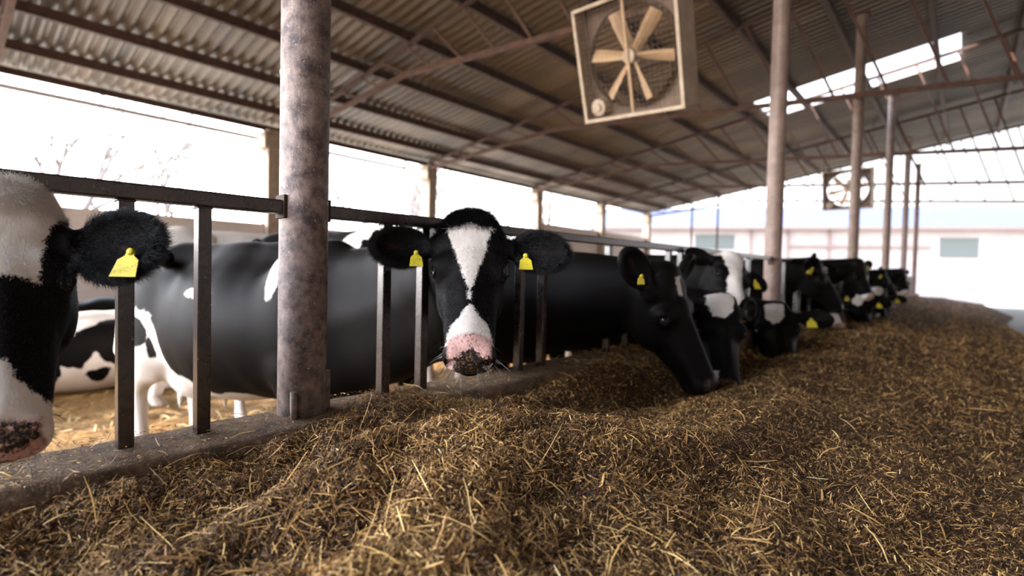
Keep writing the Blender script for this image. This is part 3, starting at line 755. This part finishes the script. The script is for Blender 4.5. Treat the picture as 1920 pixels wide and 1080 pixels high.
def heap_build():
    rng = np.random.default_rng(7)
    xs = [-2.5]; 
    while xs[-1] < 25: xs.append(xs[-1]+.006+.010*max(0, abs(xs[-1]-.9)-.9)**1.0)
    ys = np.concatenate([np.arange(-1.3, 0, .02), np.arange(0, 1.285, .0065)])
    me = grid_mesh('silage_heap', np.array(xs), ys, heap, MAT['silage']); o = link('silage_heap', me); o.location.z = -.007; tag(o, 'brown chopped silage and straw feed heaped along the kerb', 'feed', kind='stuff')
    # distance-weighted scatter: most pieces near the viewer's end of the lane
    def pts(n, pw=1.35):
        r = .28*(40/.28)**(rng.random(n*4)**pw); th = rng.uniform(-.12, 1.56, n*4)
        x = r*np.cos(th); y = r*np.sin(th); m = (y < 1.27) & (y > -1.2) & (x < 24.5) & (y > .02*x-.75)
        return x[m][:n], y[m][:n]
    o_parts = []
    x, y = pts(46000, 1.25); z, N = heap_normals(x, y); k_ = (y < 1.065) | (z > KERB-.012); x, y, z, N = x[k_], y[k_], z[k_], N[k_]; n = len(x); d = np.hypot(x, y)
    far = np.clip(d/2.2, 1, 3.5)
    L = np.clip(rng.lognormal(-3.75, .62, n), .008, .13)*far**.7; W = np.clip(rng.lognormal(-6.75, .45, n), .0006, .0042)*far
    tone = np.clip(rng.beta(2.0, 1.6, n)*.9+vnoise(np.stack([x, y, z*0], 1), 8, 9)*.16, 0, 1)
    flow = np.arctan2(-N[:, 1], -N[:, 0])
    ang = np.where(rng.random(n) < .35, flow+rng.normal(0, .5, n), rng.uniform(0, 6.28, n))
    lift = rng.normal(.05, .22, n)
    P = np.stack([x, y, z+rng.uniform(-.006, .009, n)+np.abs(lift)*L*.3], 1)
    me = blades('straw', P, N, ang, L, W, rng.normal(.12, .25, n), lift, tone, MAT['straw'], rng)
    tag(link('loose_straw', me), 'loose golden straw stalks scattered over the feed heap', 'straw', kind='stuff')
    # crumbs
    x, y = pts(620000, 1.12); z, N = heap_normals(x, y); k_ = (y < 1.065) | (z > KERB-.012); x, y, z, N = x[k_], y[k_], z[k_], N[k_]; n = len(x); d = np.hypot(x, y); far = np.clip(d/1.8, 1, 4)
    L = rng.uniform(.0025, .013, n)*far; W = np.minimum(L*rng.uniform(.12, .5, n), .003*far); tone = np.clip(rng.beta(1.1, 2.4, n)*1.02+vnoise(np.stack([x, y, z*0], 1), 10, 5)*.15, 0, .93)
    P = np.stack([x, y, z+rng.uniform(-.009, .008, n)], 1)
    me = blades('crumbs', P, N, rng.uniform(0, 6.28, n), L, W, rng.normal(0, .4, n), rng.normal(0, .8, n), tone, MAT['straw'], rng, 1)
    tag(link('chopped_feed', me), 'fine brown chopped feed crumbs covering the heap surface', 'feed', kind='stuff')
    # litter on the kerb top
    n = 16000; x = .02+(12-.02)*rng.random(n)**2.2; y = rng.uniform(1.07, 1.295, n); z = np.full(n, KERB+.004); N = np.tile([0, 0, 1.], (n, 1))
    dens = vnoise(np.stack([x, y, z*0], 1), 6, 4)+rng.normal(0, .4, n) > -.1; x, y, z, N = x[dens], y[dens], z[dens], N[dens]; n = len(x)
    big = rng.random(n) < .10; L = np.where(big, rng.uniform(.02, .06, n), rng.uniform(.002, .008, n)); W = np.where(big, rng.uniform(.001, .0025, n), L*.3)
    far = np.clip(np.hypot(x, y)/1.8, 1, 3); L = L*far; W = W*far
    me = blades('litter', np.stack([x, y, z+.001], 1), N, rng.uniform(0, 6.28, n), L, W, rng.normal(.1, .2, n), rng.normal(.02, .12, n), np.clip(rng.beta(2, 1.7, n), 0, 1), MAT['straw'], rng, 2)
    tag(link('kerb_litter', me), 'crumbs and straw bits lying on top of the kerb', 'straw', kind='stuff')
heap_build()
# ------------------------------------------------------------------ pen bedding
def bedding():
    rng = np.random.default_rng(11)
    f = lambda x, y: FLOOR+.04+(vnoise(np.stack([x, y, x*0], -1), 1.4, 1)*.05+vnoise(np.stack([x, y, x*0], -1), 5, 2)*.025+vnoise(np.stack([x, y, x*0], -1), 16, 3)*.012)
    me = grid_mesh('straw_bedding', np.arange(-6, 24.3, .07), np.arange(1.28, 10.52, .06), f, MAT['bedbase']); tag(link('straw_bedding', me), 'golden sunlit straw bedding covering the cow pen floor', 'straw', kind='stuff')
    n = 26000; y = 1.35+8.9*rng.random(n)**1.2; x = rng.uniform(-.3, 1.0, n)*y*1.9; m = (x < 24); x, y = x[m], y[m]; n = len(x); z = f(x, y)
    L = rng.uniform(.05, .22, n); W = rng.uniform(.004, .010, n)
    me = blades('bedding', np.stack([x, y, z+.012], 1), np.tile([0, 0, 1.], (n, 1)), rng.uniform(0, 6.28, n), L, W, rng.normal(.15, .3, n), rng.normal(.05, .2, n), rng.random(n), MAT['bedding'], rng)
    tag(link('bedding_straw', me), 'loose long straw stalks on the cow pen floor', 'straw', kind='stuff')
bedding()
# ------------------------------------------------------------------ the cows
def yaw_of(f): return math.atan2(-f[0], f[1])        # body forward (x, y) -> yaw
def head(p, dp, m, dm): return at(p[0], p[1], dp), at(m[0], m[1], dm)
def toward(P, right=0.0, up=0.0):
    v = -unit(P); return v+CR*right+CU*up
COWS = {}
# nearest cow, at the left edge
a, b = head((-6, 374), .90, (-14, 846), .755)
c = Cow((-.72, 2.45, FLOOR), yaw_of((.34, -.94)), a, b, toward(a, -.24), 'black cow with white forehead and muzzle, cut off by the left edge', scale=1.02)
c.detail = (.0045, .026)
c.hwhite = [([(-.16, -.09), (.16, -.09), (.105, .03), (.088, .07), (.080, .11), (.060, .175), (.0, .17), (-.06, .18), (-.066, .14), (-.078, .08), (-.095, .04), (-.10, .0)], -.14), ([(-.010, .335), (.010, .335), (.04, .39), (.075, .425), (.08, .52), (-.08, .52), (-.075, .425), (-.04, .39)], -.10)]
c.ear[1] = dict(dir=(1, .02, -.05), n=(.05, .25, .95)); c.ear[-1] = dict(dir=(-1, .36, .46), n=(.35, .0, .95)); c.eary = .078; c.hx = 1.04; c.earw = 1.2; c.nose = .42; c.tagpos = .170; c.tagdrop = .020; c.tagsize = 1.05
c.white = [((.33, -.1, 1.0), (.2, .35, .3)), ((0, -.4, .62), (.4, .5, .22))]; c.seed = 3
COWS['near'] = c
# the cow looking at us
a, b = head((881, 419), 1.465, (880, 667), 1.20)
c = Cow((1.25, 2.62, FLOOR), yaw_of((.20, -.98)), a, b, toward(a, .0), 'black cow with white forehead triangle looking straight at the camera', scale=1.03)
c.detail = (.0038, .022)
c.hwhite = [([(-.062, .022), (-.035, .030), (0, .022), (.035, .030), (.064, .022), (.058, .06), (.044, .11), (.036, .15), (.020, .20), (.012, .245), (.0, .268), (-.012, .24), (-.022, .195), (-.036, .145), (-.048, .095)], -.10),
            ([(-.006, .278), (.005, .276), (.004, .302), (-.003, .306)], -.10),
            ([(-.004, .322), (.010, .326), (.022, .352), (.046, .378), (.058, .41), (.060, .445), (-.060, .445), (-.058, .41), (-.046, .38), (-.022, .352)], -.095)]
c.neck_mid = (.13, -.05, 0); c.nosetop = .412; c.eary = .062; c.tagdrop = .022; c.ear[1] = dict(dir=(1, .09, .18), n=(-.15, .42, .90)); c.ear[-1] = dict(dir=(-1, .04, -.08), n=(.0, .42, .90)); c.nose = .62; c.tagpos = .080; c.tagsize = .86
c.nosespots = [(0, .455, -.040, .045, .18), (-.05, .45, -.04, .045, .12), (.05, .45, -.04, .045, .12), (0, .485, -.050, .040, .9), (0, .505, -.080, .045, 1.0), (-.05, .50, -.08, .03, 1.0), (.058, .497, -.085, .022, .0), (.05, .49, -.06, .012, .0)]; c.ribs = False
c.white = [((.05, -.70, .60), (.50, .34, .46)), ((.0, -.42, .52), (.50, .50, .175)), ((0, .08, .50), (.5, .25, .12)), ((.33, -.12, 1.10), (.12, .10, .035)), ((.30, .42, 1.17), (.2, .05, .13))]
c.black = [((.34, -.68, .86), (.14, .08, .07)), ((.36, -.56, .78), (.1, .035, .05))]
c.bodynoise = .05; c.seed = 2
COWS['middle'] = c
# the big black cow feeding beside it
a, b = head((1256, 514), 2.18, (1344, 702), 2.10)
c = Cow((1.98, 3.02, FLOOR), yaw_of((.06, -1)), a, b, toward(a, 1.05, .5), 'large black cow stretching its neck right, head low, side on', scale=1.12, hscale=1.02)
c.hwhite = [([(-.012, .02), (.02, .02), (.02, .09), (-.004, .10)], -.09)]
c.ear[1] = dict(dir=(.42, -.86, .12), n=(.45, .30, .85)); c.ear[-1] = dict(dir=(-.80, -.30, .10), n=(-.55, .25, .5))
c.white = [((.22, .34, 1.12), (.3, .17, .3)), ((0, -.4, .6), (.4, .4, .15))]; c.nose = .95; c.neck_arch = -.03; c.fat = 1.35; c.detail = (.006, .026); c.tags = (1,); c.tagsize = .6; c.tagpos = .10
COWS['black'] = c
a, b = head((1354, 564), 2.50, (1372, 728), 2.30)
c = Cow((2.86, 2.92, FLOOR), yaw_of((.05, -1)), a, b, toward(a, .35), 'black cow with round white forehead patch eating beside the large black cow', scale=1.05)
c.hwhite = [([(-.05, -.04), (.07, -.03), (.075, .03), (.05, .10), (.0, .11), (-.04, .06)], -.10), ([(.035, .40), (.07, .40), (.07, .46), (.045, .47)], -.12)]
c.ear[-1] = dict(dir=(-.6, -.5, -.45), n=(-.3, .3, .6)); c.white = [((0, 0, 1.25), (.4, .8, .3)), ((0, -.3, .6), (.5, .6, .2))]; c.nose = .9; c.tags = (); c.detail = (.007, .03); c.seed = 5
COWS['patch'] = c
a, b = head((1376, 484), 3.10, (1400, 584), 2.80)
c = Cow((3.58, 2.9, FLOOR), yaw_of((.1, -1)), a, b, toward(a, .55), 'cow with broad white face raised above the feeding heads', scale=1.06)
c.hwhite = [([(-.06, -.06), (.09, -.06), (.07, .08), (.05, .16), (.055, .30), (.08, .40), (.08, .52), (-.08, .52), (-.07, .42), (-.035, .30), (-.03, .16), (-.045, .06)], -.15)]
c.nose = .15; c.tags = (-1,); c.detail = (.008, .03); c.white = [((.2, .2, 1.1), (.2, .3, .2)), ((0, -.6, .8), (.4, .3, .4))]; c.seed = 6; c.tagsize = 1.1
COWS['white_face'] = c
a, b = head((1452, 576), 3.72, (1470, 684), 3.36)
c = Cow((4.34, 2.95, FLOOR), yaw_of((.05, -1)), a, b, toward(a, .1), 'black cow with small white forehead spot eating left of the second pillar', scale=1.05)
c.hwhite = [([(-.045, .0), (.05, .0), (.05, .10), (.02, .16), (-.01, .15), (-.04, .09)], -.10)]
c.nose = .95; c.tags = (-1,); c.detail = (.009, .032); c.white = [((-.2, -.2, 1.2), (.4, .5, .2))]; c.seed = 7; c.tagsize = 1.15
COWS['spot'] = c
a, b = head((1532, 492), 5.1, (1592, 578), 5.05)
c = Cow((5.75, 3.0, FLOOR), yaw_of((.1, -1)), a, b, toward(a, 1.4, .6), 'all black cow side on, right of the second pillar, yellow ear tag', scale=1.08)
c.ear[-1] = dict(dir=(-.80, -.20, .10), n=(-.55, .25, .5)); c.ear[1] = dict(dir=(.60, -.65, .25), n=(.75, .4, .3))
c.nose = .95; c.tags = (1,); c.detail = (.010, .034); c.seed = 8; c.tagsize = 1.2; c.legspots = False
COWS['allblack'] = c
a, b = head((1560, 548), 5.75, (1580, 612), 5.62)
c = Cow((6.65, 3.0, FLOOR), yaw_of((.05, -1)), a, b, toward(a, .45), 'black cow with white blaze feeding at the right end of the row', scale=1.05)
c.hwhite = [([(-.03, .06), (.03, .06), (.06, .25), (.08, .42), (.08, .52), (-.02, .50), (.0, .30)], -.15)]
c.nose = .4; c.tags = (-1,); c.detail = (.010, .034); c.white = [((0, 0, 1.2), (.3, .3, .2))]; c.seed = 9; c.tagsize = 1.2
COWS['blaze'] = c
a, b = head((1612, 492), 6.3, (1640, 560), 6.2)
c = Cow((7.5, 3.0, FLOOR), yaw_of((.05, -1)), a, b, toward(a, .8, .4), 'black cow with pale muzzle, raised head, at the third pillar', scale=1.08)
c.nose = .1; c.hwhite = [([(-.08, .42), (.08, .42), (.08, .52), (-.08, .52)], -.2)]; c.tags = (-1,); c.detail = (.011, .034); c.seed = 10
COWS['pale_muzzle'] = c
# lying cow in the sun and others in the pen
a, b = at(0, 0, 1)*0+np.array([-.15, 5.55, -.55]), np.array([-.50, 5.35, -.80])
c = Cow((1.12, 5.95, FLOOR+.02), yaw_of((-1, -.12)), a, b, (-.3, -.2, 1), 'white and black cow lying on sunlit straw, behind the nearest cow', lying=True, scale=1.02)
c.white = [((0, 0, .4), (2, 2, 2))]; c.black = [((-.35, -.15, .52), (.30, .30, .20)), ((-.38, .22, .42), (.3, .14, .12)), ((-.35, -.75, .5), (.4, .3, .5)), ((-.4, .05, .22), (.3, .10, .08)), ((-.4, .42, .30), (.3, .07, .16))]
c.detail = (.012, .022); c.tags = (); c.nose = .3; c.bodynoise = .12; c.legspots = False; c.seed = 12; c.hwhite = [([(-.1, 0), (.1, 0), (.1, .5), (-.1, .5)], -.2)]
COWS['lying'] = c
a, b = np.array([.95, 7.75, -.52]), np.array([.60, 7.55, -.78])
c = Cow((2.2, 8.1, FLOOR+.02), yaw_of((-1, -.1)), a, b, (-.3, -.2, 1), 'black cow resting on the straw at the back, partly in shade', lying=True, scale=1.05)
c.detail = (.014, .03); c.tags = (); c.seed = 13; c.legspots = False
COWS['resting'] = c
a, b = np.array([3.65, 4.75, .18]), np.array([3.95, 4.45, -.20])
c = Cow((2.35, 4.95, FLOOR), yaw_of((1, -.06)), a, b, (.4, -.3, 1), 'white backed cow standing in the pen behind the middle cow', scale=1.19)
c.white = [((0, 0, 1.0), (2, 2, 2))]; c.black = [((.3, .3, .95), (.3, .25, .3)), ((.3, -.6, .8), (.2, .2, .3))]; c.detail = (.012, .03); c.tags = (); c.seed = 14; c.bodynoise = .06
COWS['white_back'] = c
for c in COWS.values(): c.build()
# more of the row further up the fence, each a copy of an earlier cow
def copy_tree(o, dx, label):
    r = o.copy(); COL.objects.link(r); r.location.x += dx; r['label'] = label
    for ch in list(o.children):
        k = ch.copy(); COL.objects.link(k); k.parent = r
        for g in ch.children:
            d = g.copy(); COL.objects.link(d); d.parent = k
    return r
for src, dx, lb in (('spot', 4.1, 'black cow with small forehead spot just before the third pillar, feeding'), ('patch', 6.5, 'white patched cow feeding between the third pillar and next posts'), ('spot', 6.6, 'small spotted cow feeding well beyond the third pillar'),
                    ('allblack', 6.05, 'all black cow side on, beyond the third pillar'), ('blaze', 6.1, 'black cow with white blaze feeding far up the fence'), ('pale_muzzle', 6.2, 'pale muzzled black cow raised far up the fence'), ('white_face', 12.0, 'white faced cow far up the fence near the gable')):
    copy_tree(COWS[src].root, dx, lb)
# ------------------------------------------------------------------ short coat hair, ear fringe, poll tuft and whiskers on the two nearest cows
def hair_material():
    m, nt = new_mat('hair'); b = nt.nodes['Principled BSDF']; a = nt.nodes.new('ShaderNodeAttribute'); a.attribute_name = 'w'
    nt.links.new(mixc(nt, a.outputs['Fac'], (.0042, .0038, .0040, 1), (.84, .78, .71, 1)), b.inputs['Base Color'])
    nt.links.new(mixf(nt, a.outputs['Fac'], .42, .7), b.inputs['Roughness']); b.inputs['Specular IOR Level'].default_value = .4; return m
MAT['hair'] = hair_material()
def fur(c, seed, ncoat=26000, ln=1.0):
    rng = np.random.default_rng(seed); V, Q, LH = c.V, c.Q, c.LH; H = c.H
    a, b, d, e = (V[Q[:, i]] for i in range(4)); n = np.cross(d-a, e-b); N = np.zeros_like(V)
    for i in range(4):
        for k in range(3): N[:, k] += np.bincount(Q[:, i], n[:, k], len(V))
    N /= np.linalg.norm(N, axis=1)[:, None]+1e-12
    NL = N@H.R.T; x, y, z = LH.T
    ear = {}
    for q in (1, -1):
        E = c.ear[q]; p = LH-E['b0']; ear[q] = (p@E['d'], p@E['w'], p@E['nn'])
    onear = np.zeros(len(V), bool); rim = np.zeros(len(V)); flow = np.tile([0, 1., -.15], (len(V), 1))
    for q in (1, -1):
        u, v, w_ = ear[q]; m = (u > .045) & (u < .24) & (np.abs(v) < .085) & (np.abs(w_) < .05); onear |= m
        r = np.sqrt(((u-.128)/.098)**2+(v/.068)**2); rim = np.where(m, np.maximum(rim, r), rim)
        flow[m] = c.ear[q]['d']+np.outer(v[m]/.07, c.ear[q]['w'])*.8+np.outer(np.clip(r[m]-.5, 0, 1), c.ear[q]['nn'])*.3
    top = (y < .03) & (z > -.06) & ~onear; flow[top] = np.stack([x[top]*3, .55+0*x[top], .3+0*x[top]], 1)
    eye_d = np.minimum(*[np.linalg.norm(LH-np.array([q*.0985*c.hx, .168, -.046]), axis=1) for q in (1, -1)])
    inhead = (eye_d > .021) & (y > -.10) & (y < .45) & (np.abs(x) < .35) & (z > -.28) & (z < .1)
    muz = (y > c.nosetop)
    W = (c.wv > 0).astype(float)
    def strands(name, idx, L, rad, lift, curl, droop=0, npts=4):
        f = flow[idx]@H.R; nn = N[idx]; t = f-(f*nn).sum(1)[:, None]*nn; t /= np.linalg.norm(t, axis=1)[:, None]+1e-9
        dd = t+nn*lift+rng.normal(0, .22, t.shape); dd /= np.linalg.norm(dd, axis=1)[:, None]
        jit = rng.normal(0, .0025, t.shape); jit -= (jit*nn).sum(1)[:, None]*nn
        return hair_object(name, V[idx]+jit-nn*.0008, dd, L, rad, MAT['hair'], c.root, c.o, W[idx], curl, npts, rng, droop)
    cam_side = ((-V)*N).sum(1) > -.15
    cand = np.nonzero(inhead & ~muz & cam_side & ~onear)[0]; idx = rng.choice(cand, min(ncoat, 3*len(cand)), replace=True)
    wl = np.where(W[idx] > 0, .011, .007)*ln; strands('short_hair', idx, wl*rng.uniform(.7, 1.3, len(idx))*H.s, .00026, .20, .22)
    cand = np.nonzero(onear)[0]; idx = rng.choice(cand, int(ncoat*.55), replace=True); L = np.where(rim[idx] > .85, .022, .011)*rng.uniform(.6, 1.3, len(idx))
    strands('ear_hair', idx, L*H.s, .00030, .35, .45, .25)
    cand = np.nonzero(top)[0]; idx = rng.choice(cand, int(ncoat*.32), replace=True); strands('poll_hair', idx, rng.uniform(.014, .032, len(idx))*H.s*ln, .00035, .45, .55, .1, 5)
    cand = np.nonzero((y > .42) & (z < -.055) & (np.abs(x) > .02))[0]; idx = rng.choice(cand, 230, replace=True)
    ff = NL[idx]+np.array([0, .2, -.35]); ff = ff@H.R; ff /= np.linalg.norm(ff, axis=1)[:, None]
    hair_object('whiskers', V[idx], ff, rng.uniform(.012, .048, len(idx)), .00033, MAT['hair'], c.root, c.o, rng.choice([.0, .75], len(idx)), .22, 6, rng, .5)
    # lashes
    for q in (1, -1):
        R0 = []; D0 = []
        for t in np.linspace(.08, .92, 26):
            an = math.pi*t; ww = .0205-.004*abs(math.cos(an)); vv = .0145*math.sin(an); R0.append(H.w((q*(.0885*c.hx+ww*.80-vv*.60), .168-.0185*math.cos(an), -.053+ww*.60+vv*.80))); D0.append(np.array([q*.75, -.35*math.cos(an)-.25, .55])@H.R)
        D0 = np.array(D0); D0 /= np.linalg.norm(D0, axis=1)[:, None]
        hair_object('eyelashes', np.array(R0), D0, rng.uniform(.014, .022, 26), .0004, MAT['hair'], c.root, c.o, np.zeros(26), .15, 5, rng, .6)
fur(COWS['near'], 5, 60000, .72)
fur(COWS['middle'], 6, 44000)
# ------------------------------------------------------------------ box fans
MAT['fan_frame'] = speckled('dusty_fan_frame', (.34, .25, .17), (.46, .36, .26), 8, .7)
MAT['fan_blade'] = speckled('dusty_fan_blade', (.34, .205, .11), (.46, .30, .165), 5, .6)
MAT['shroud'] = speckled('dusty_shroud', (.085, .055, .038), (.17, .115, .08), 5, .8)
MAT['mesh'] = simple_mat('guard_wire', (.24, .17, .12), .6, .5)
def fan(BL, v, u, n, label, size=1.12, depth=.25, blade_rot=0.0):
    """BL lower corner, v along the width, u up the height, n out of the guarded face"""
    v, n = Vector(v).normalized(), Vector(n).normalized(); u = n.cross(v).normalized()
    if u.z < 0: u = -u
    M = Matrix(((v[0], u[0], n[0]), (v[1], u[1], n[1]), (v[2], u[2], n[2]))).to_4x4()
    C = Vector(BL)+v*size/2+u*size/2; root = thing('box_fan', label, 'fan', C, 'box fans hanging from the roof'); h = size/2
    def put(name, bm, mat, bevel=0, parent=None):
        bmesh.ops.transform(bm, matrix=M, verts=bm.verts); return fin(name, bm, mat, parent or root, bevel)
    bm = bmesh.new(); t = .034
    for a, b in (((-h, -h), (h, -h+t)), ((-h, h-t), (h, h)), ((-h, -h+t), (-h+t, h-t)), ((h-t, -h+t), (h, h-t))): box(bm, (a[0], a[1], -.03), (b[0], b[1], 0))
    put('front_frame', bm, MAT['fan_frame'], .004)
    bm = bmesh.new()
    for a, b in (((-h, -h), (h, -h+.012)), ((-h, h-.012), (h, h)), ((-h, -h), (-h+.012, h)), ((h-.012, -h), (h, h))): box(bm, (a[0], a[1], -depth), (b[0], b[1], -.02))
    put('housing', bm, MAT['fan_frame'])
    # back panel with a round opening and its venturi ring
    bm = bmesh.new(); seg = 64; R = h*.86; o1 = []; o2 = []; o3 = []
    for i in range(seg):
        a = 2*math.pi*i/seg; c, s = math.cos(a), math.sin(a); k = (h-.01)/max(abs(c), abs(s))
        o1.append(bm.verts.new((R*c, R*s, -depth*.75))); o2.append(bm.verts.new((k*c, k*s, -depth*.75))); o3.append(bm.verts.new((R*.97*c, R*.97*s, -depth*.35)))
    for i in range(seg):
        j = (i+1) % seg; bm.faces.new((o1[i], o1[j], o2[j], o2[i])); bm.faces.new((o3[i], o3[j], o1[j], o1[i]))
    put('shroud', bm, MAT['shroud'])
    for k in range(6):
        a = blade_rot+k*math.pi/3; bm = bmesh.new(); rows = []
        for r_ in np.linspace(.07, R*.93, 7):
            wd = .045+.020*min(1, (r_-.05)/(R*.55)); tw = .85-.35*(r_/R); ring = []
            for w_, th in ((-wd, 0), (-wd*.35, .012), (wd*.35, .012), (wd, 0), (wd*.35, -.003), (-wd*.35, -.003)):
                x, y, z = r_, w_*math.cos(tw), w_*math.sin(tw)+th-.5*depth
                ring.append(bm.verts.new((x*math.cos(a)-y*math.sin(a), x*math.sin(a)+y*math.cos(a), z)))
            rows.append(ring)
        for i in range(len(rows)-1):
            for j in range(6): bm.faces.new((rows[i][j], rows[i][(j+1) % 6], rows[i+1][(j+1) % 6], rows[i+1][j]))
        bm.faces.new(rows[-1]); bm.faces.new(rows[0][::-1]); put('blade', bm, MAT['fan_blade'])
    bm = bmesh.new(); cyl(bm, (0, 0, -.5*depth-.06), (0, 0, -.5*depth+.07), .075, .065, 24); put('hub', bm, MAT['fan_frame'], .004)
    bm = bmesh.new(); cyl(bm, (-h+.15, -h+.14, -.20), (-h+.15, -h+.14, -.05), .085, .085, 24); cyl(bm, (-h+.15, -h+.14, -.06), (-h+.15, -h+.14, -.03), .05, .04, 20); put('motor', bm, MAT['fan_frame'], .003)
    bm = bmesh.new(); beam(bm, (0, -h+.02, -.05), (0, h-.02, -.05), .022, .02, (0, 0, 1)); put('centre_bar', bm, MAT['fan_blade'])
    bm = bmesh.new(); g = .05; k = -h+.05
    while k < h-.04:
        beam(bm, (k, -h+.02, -.012), (k, h-.02, -.012), .0014, .0014, (0, 0, 1)); beam(bm, (-h+.02, k, -.010), (h-.02, k, -.010), .0014, .0014, (0, 0, 1)); k += g
    put('guard', bm, MAT['mesh'])
    for q in (-1, 1):
        p = M@Vector((q*(h-.03), h, -.10)); top = Vector((C.x+p.x, C.y+p.y, zr(C.y+p.y)+.0))-C
        bm = bmesh.new(); cyl(bm, p, top, .006, .006, 6); fin('hanger', bm, MAT['rust'], root)
fan((5.10, 2.92, 1.65), (-.18, -1.12, -.11), None, (-.92, .17, -.36), 'large dusty box fan hanging near, tilted, in front of the second pillar', blade_rot=-.20)
fan((18.6, 2.95, 2.02), (0, -1, 0), None, (-.97, .05, -.2), 'box fan silhouetted far away beside the third pillar', blade_rot=.2)

# ------------------------------------------------------------------ beyond the gable and the eave
MAT['plaster'] = speckled('white_plaster', (.24, .205, .20), (.28, .245, .24), .6, .9)
MAT['tiles'] = None
def tiles():
    m, nt = new_mat('blue_grey_tiles'); b = nt.nodes['Principled BSDF']; tc = nt.nodes.new('ShaderNodeTexCoord'); wv = nt.nodes.new('ShaderNodeTexWave'); wv.inputs['Scale'].default_value = 1.1; wv.inputs['Distortion'].default_value = 1.5; wv.bands_direction = 'Z'
    nt.links.new(tc.outputs['Object'], wv.inputs[0]); nt.links.new(mixc(nt, wv.outputs['Fac'], (.040, .047, .080, 1), (.085, .092, .135, 1)), b.inputs['Base Color']); b.inputs['Roughness'].default_value = .6; return m
MAT['tiles'] = tiles(); MAT['pane'] = simple_mat('dull_window', (.07, .08, .075), .5); MAT['door'] = simple_mat('grey_door', (.20, .20, .17), .6); MAT['metal'] = simple_mat('dark_pipe', (.16, .11, .09), .6)
def building():
    root = thing('farm_building', 'white building with blue grey tiled roof beyond the open gable', 'building', (40, 9, FLOOR))
    d = Vector((42.42-37.1, 5.07-12.93, 0)).normalized(); n = Vector((-d.y, d.x, 0)); n = -n if n.x > 0 else n      # facade faces the barn
    O = Vector((39.8, 9.0, 0)); L0, L1 = -11, 22
    M = Matrix(((d.x, -n.x, 0, O.x-40), (d.y, -n.y, 0, O.y-9), (0, 0, 1, -FLOOR), (0, 0, 0, 1)))
    def put(name, lo, hi, mat, bevel=0, par=None):
        bm = bmesh.new(); box(bm, lo, hi); bmesh.ops.transform(bm, matrix=M, verts=bm.verts); return fin(name, bm, mat, par or root, bevel)
    put('wall', (L0, 0, FLOOR), (L1, 9, 3.4), MAT['plaster'])
    bm = bmesh.new(); vs = [bm.verts.new(p) for p in ((L0-.4, -.6, 3.38), (L1+.4, -.6, 3.38), (L1+.4, 4.5, 5.3), (L0-.4, 4.5, 5.3), (L1+.4, 9.6, 3.38), (L0-.4, 9.6, 3.38))]
    for f in ((0, 1, 2, 3), (3, 2, 4, 5), (0, 3, 5), (1, 4, 2), (0, 5, 4, 1)): bm.faces.new([vs[i] for i in f])
    bmesh.ops.transform(bm, matrix=M, verts=bm.verts); fin('roof', bm, MAT['tiles'], root)
    put('window', (-4.6, -.05, 2.0), (-2.2, .05, 2.95), MAT['pane']); put('window', (9.5, -.05, 1.6), (11.5, .05, 2.8), MAT['pane'])
    put('door', (4.3, -.05, FLOOR), (5.6, .05, 1.75), MAT['door'])
    put('eave_board', (L0-.4, -.64, 3.28), (L1+.4, -.58, 3.44), MAT['metal'])
    for x in (-1.2, 1.0, 3.4): put('drainpipe', (x-.05, -.14, FLOOR), (x+.05, -.03, 3.3), MAT['metal'])
    put('wall_pipe', (.9, -.2, 2.15), (9, -.08, 2.27), MAT['metal'])
building()
for i, (x, y, lb) in enumerate(((24.2, 8.5, 'thin rusty gable post nearest the pen wall'), (24.2, 7.45, 'thin rusty gable post second from the pen wall'))):
    bm = bmesh.new(); box(bm, (x-.03, y-.03, FLOOR-.02), (x+.03, y+.03, zr(y)-.03)); tag(fin('gable_post', bm, MAT['rust'], origin=(x, y, FLOOR)), lb, 'post', 'gable posts')
MAT['bark'] = simple_mat('pale_bark', (.16, .14, .13), .9); MAT['leaf'] = simple_mat('autumn_leaf', (.60, .56, .36), .8)
def tree(x, y, h, seed, label):
    rng = random.Random(seed); root = thing('bare_tree', label, 'tree', (x, y, FLOOR), 'bare trees outside the pen'); bm = bmesh.new(); lv = []
    def br(p, d, L, r, n):
        q = p+d*L; cyl(bm, p, q, r, r*.72, 6 if n > 2 else 4)
        if n == 0: lv.append(q); return
        for _ in range(2 if n < 4 else 3):
            e = (d+Vector((rng.gauss(0, .42), rng.gauss(0, .42), rng.gauss(.12, .22)))).normalized(); br(q, e, L*rng.uniform(.62, .86), r*.66, n-1)
    br(Vector((0, 0, -.1)), Vector((rng.gauss(0, .05), 0, 1)).normalized(), h*.26, h*.022, 6)
    fin('trunk_and_branches', bm, MAT['bark'], root)
    bm = bmesh.new()
    for q in lv:
        for _ in range(2):
            p = q+Vector((rng.gauss(0, .15), rng.gauss(0, .15), rng.gauss(0, .15))); a = Vector((rng.gauss(0, 1), rng.gauss(0, 1), rng.gauss(0, 1))).normalized()*.05; b = a.orthogonal().normalized()*.04
            bm.faces.new([bm.verts.new(p+a), bm.verts.new(p+b), bm.verts.new(p-a), bm.verts.new(p-b)])
    fo = fin('foliage', bm, MAT['leaf'], root); fo['kind'] = 'stuff'
for i, (x, y, h, lb) in enumerate(((3.5, 22, 9, 'faint bare tree at the far left beyond the pen wall'), (9, 30, 10, 'pale bare tree seen left of the near pillar'), (16.5, 19, 8, 'faint bare tree just right of the near pillar'), (24, 27, 11, 'washed out tree behind the middle cow'), (33, 22, 9, 'washed out tree right of the middle cow'), (40, 27, 11, 'faint tree beyond the last eave openings'))):
    tree(x, y, h, i+3, lb)
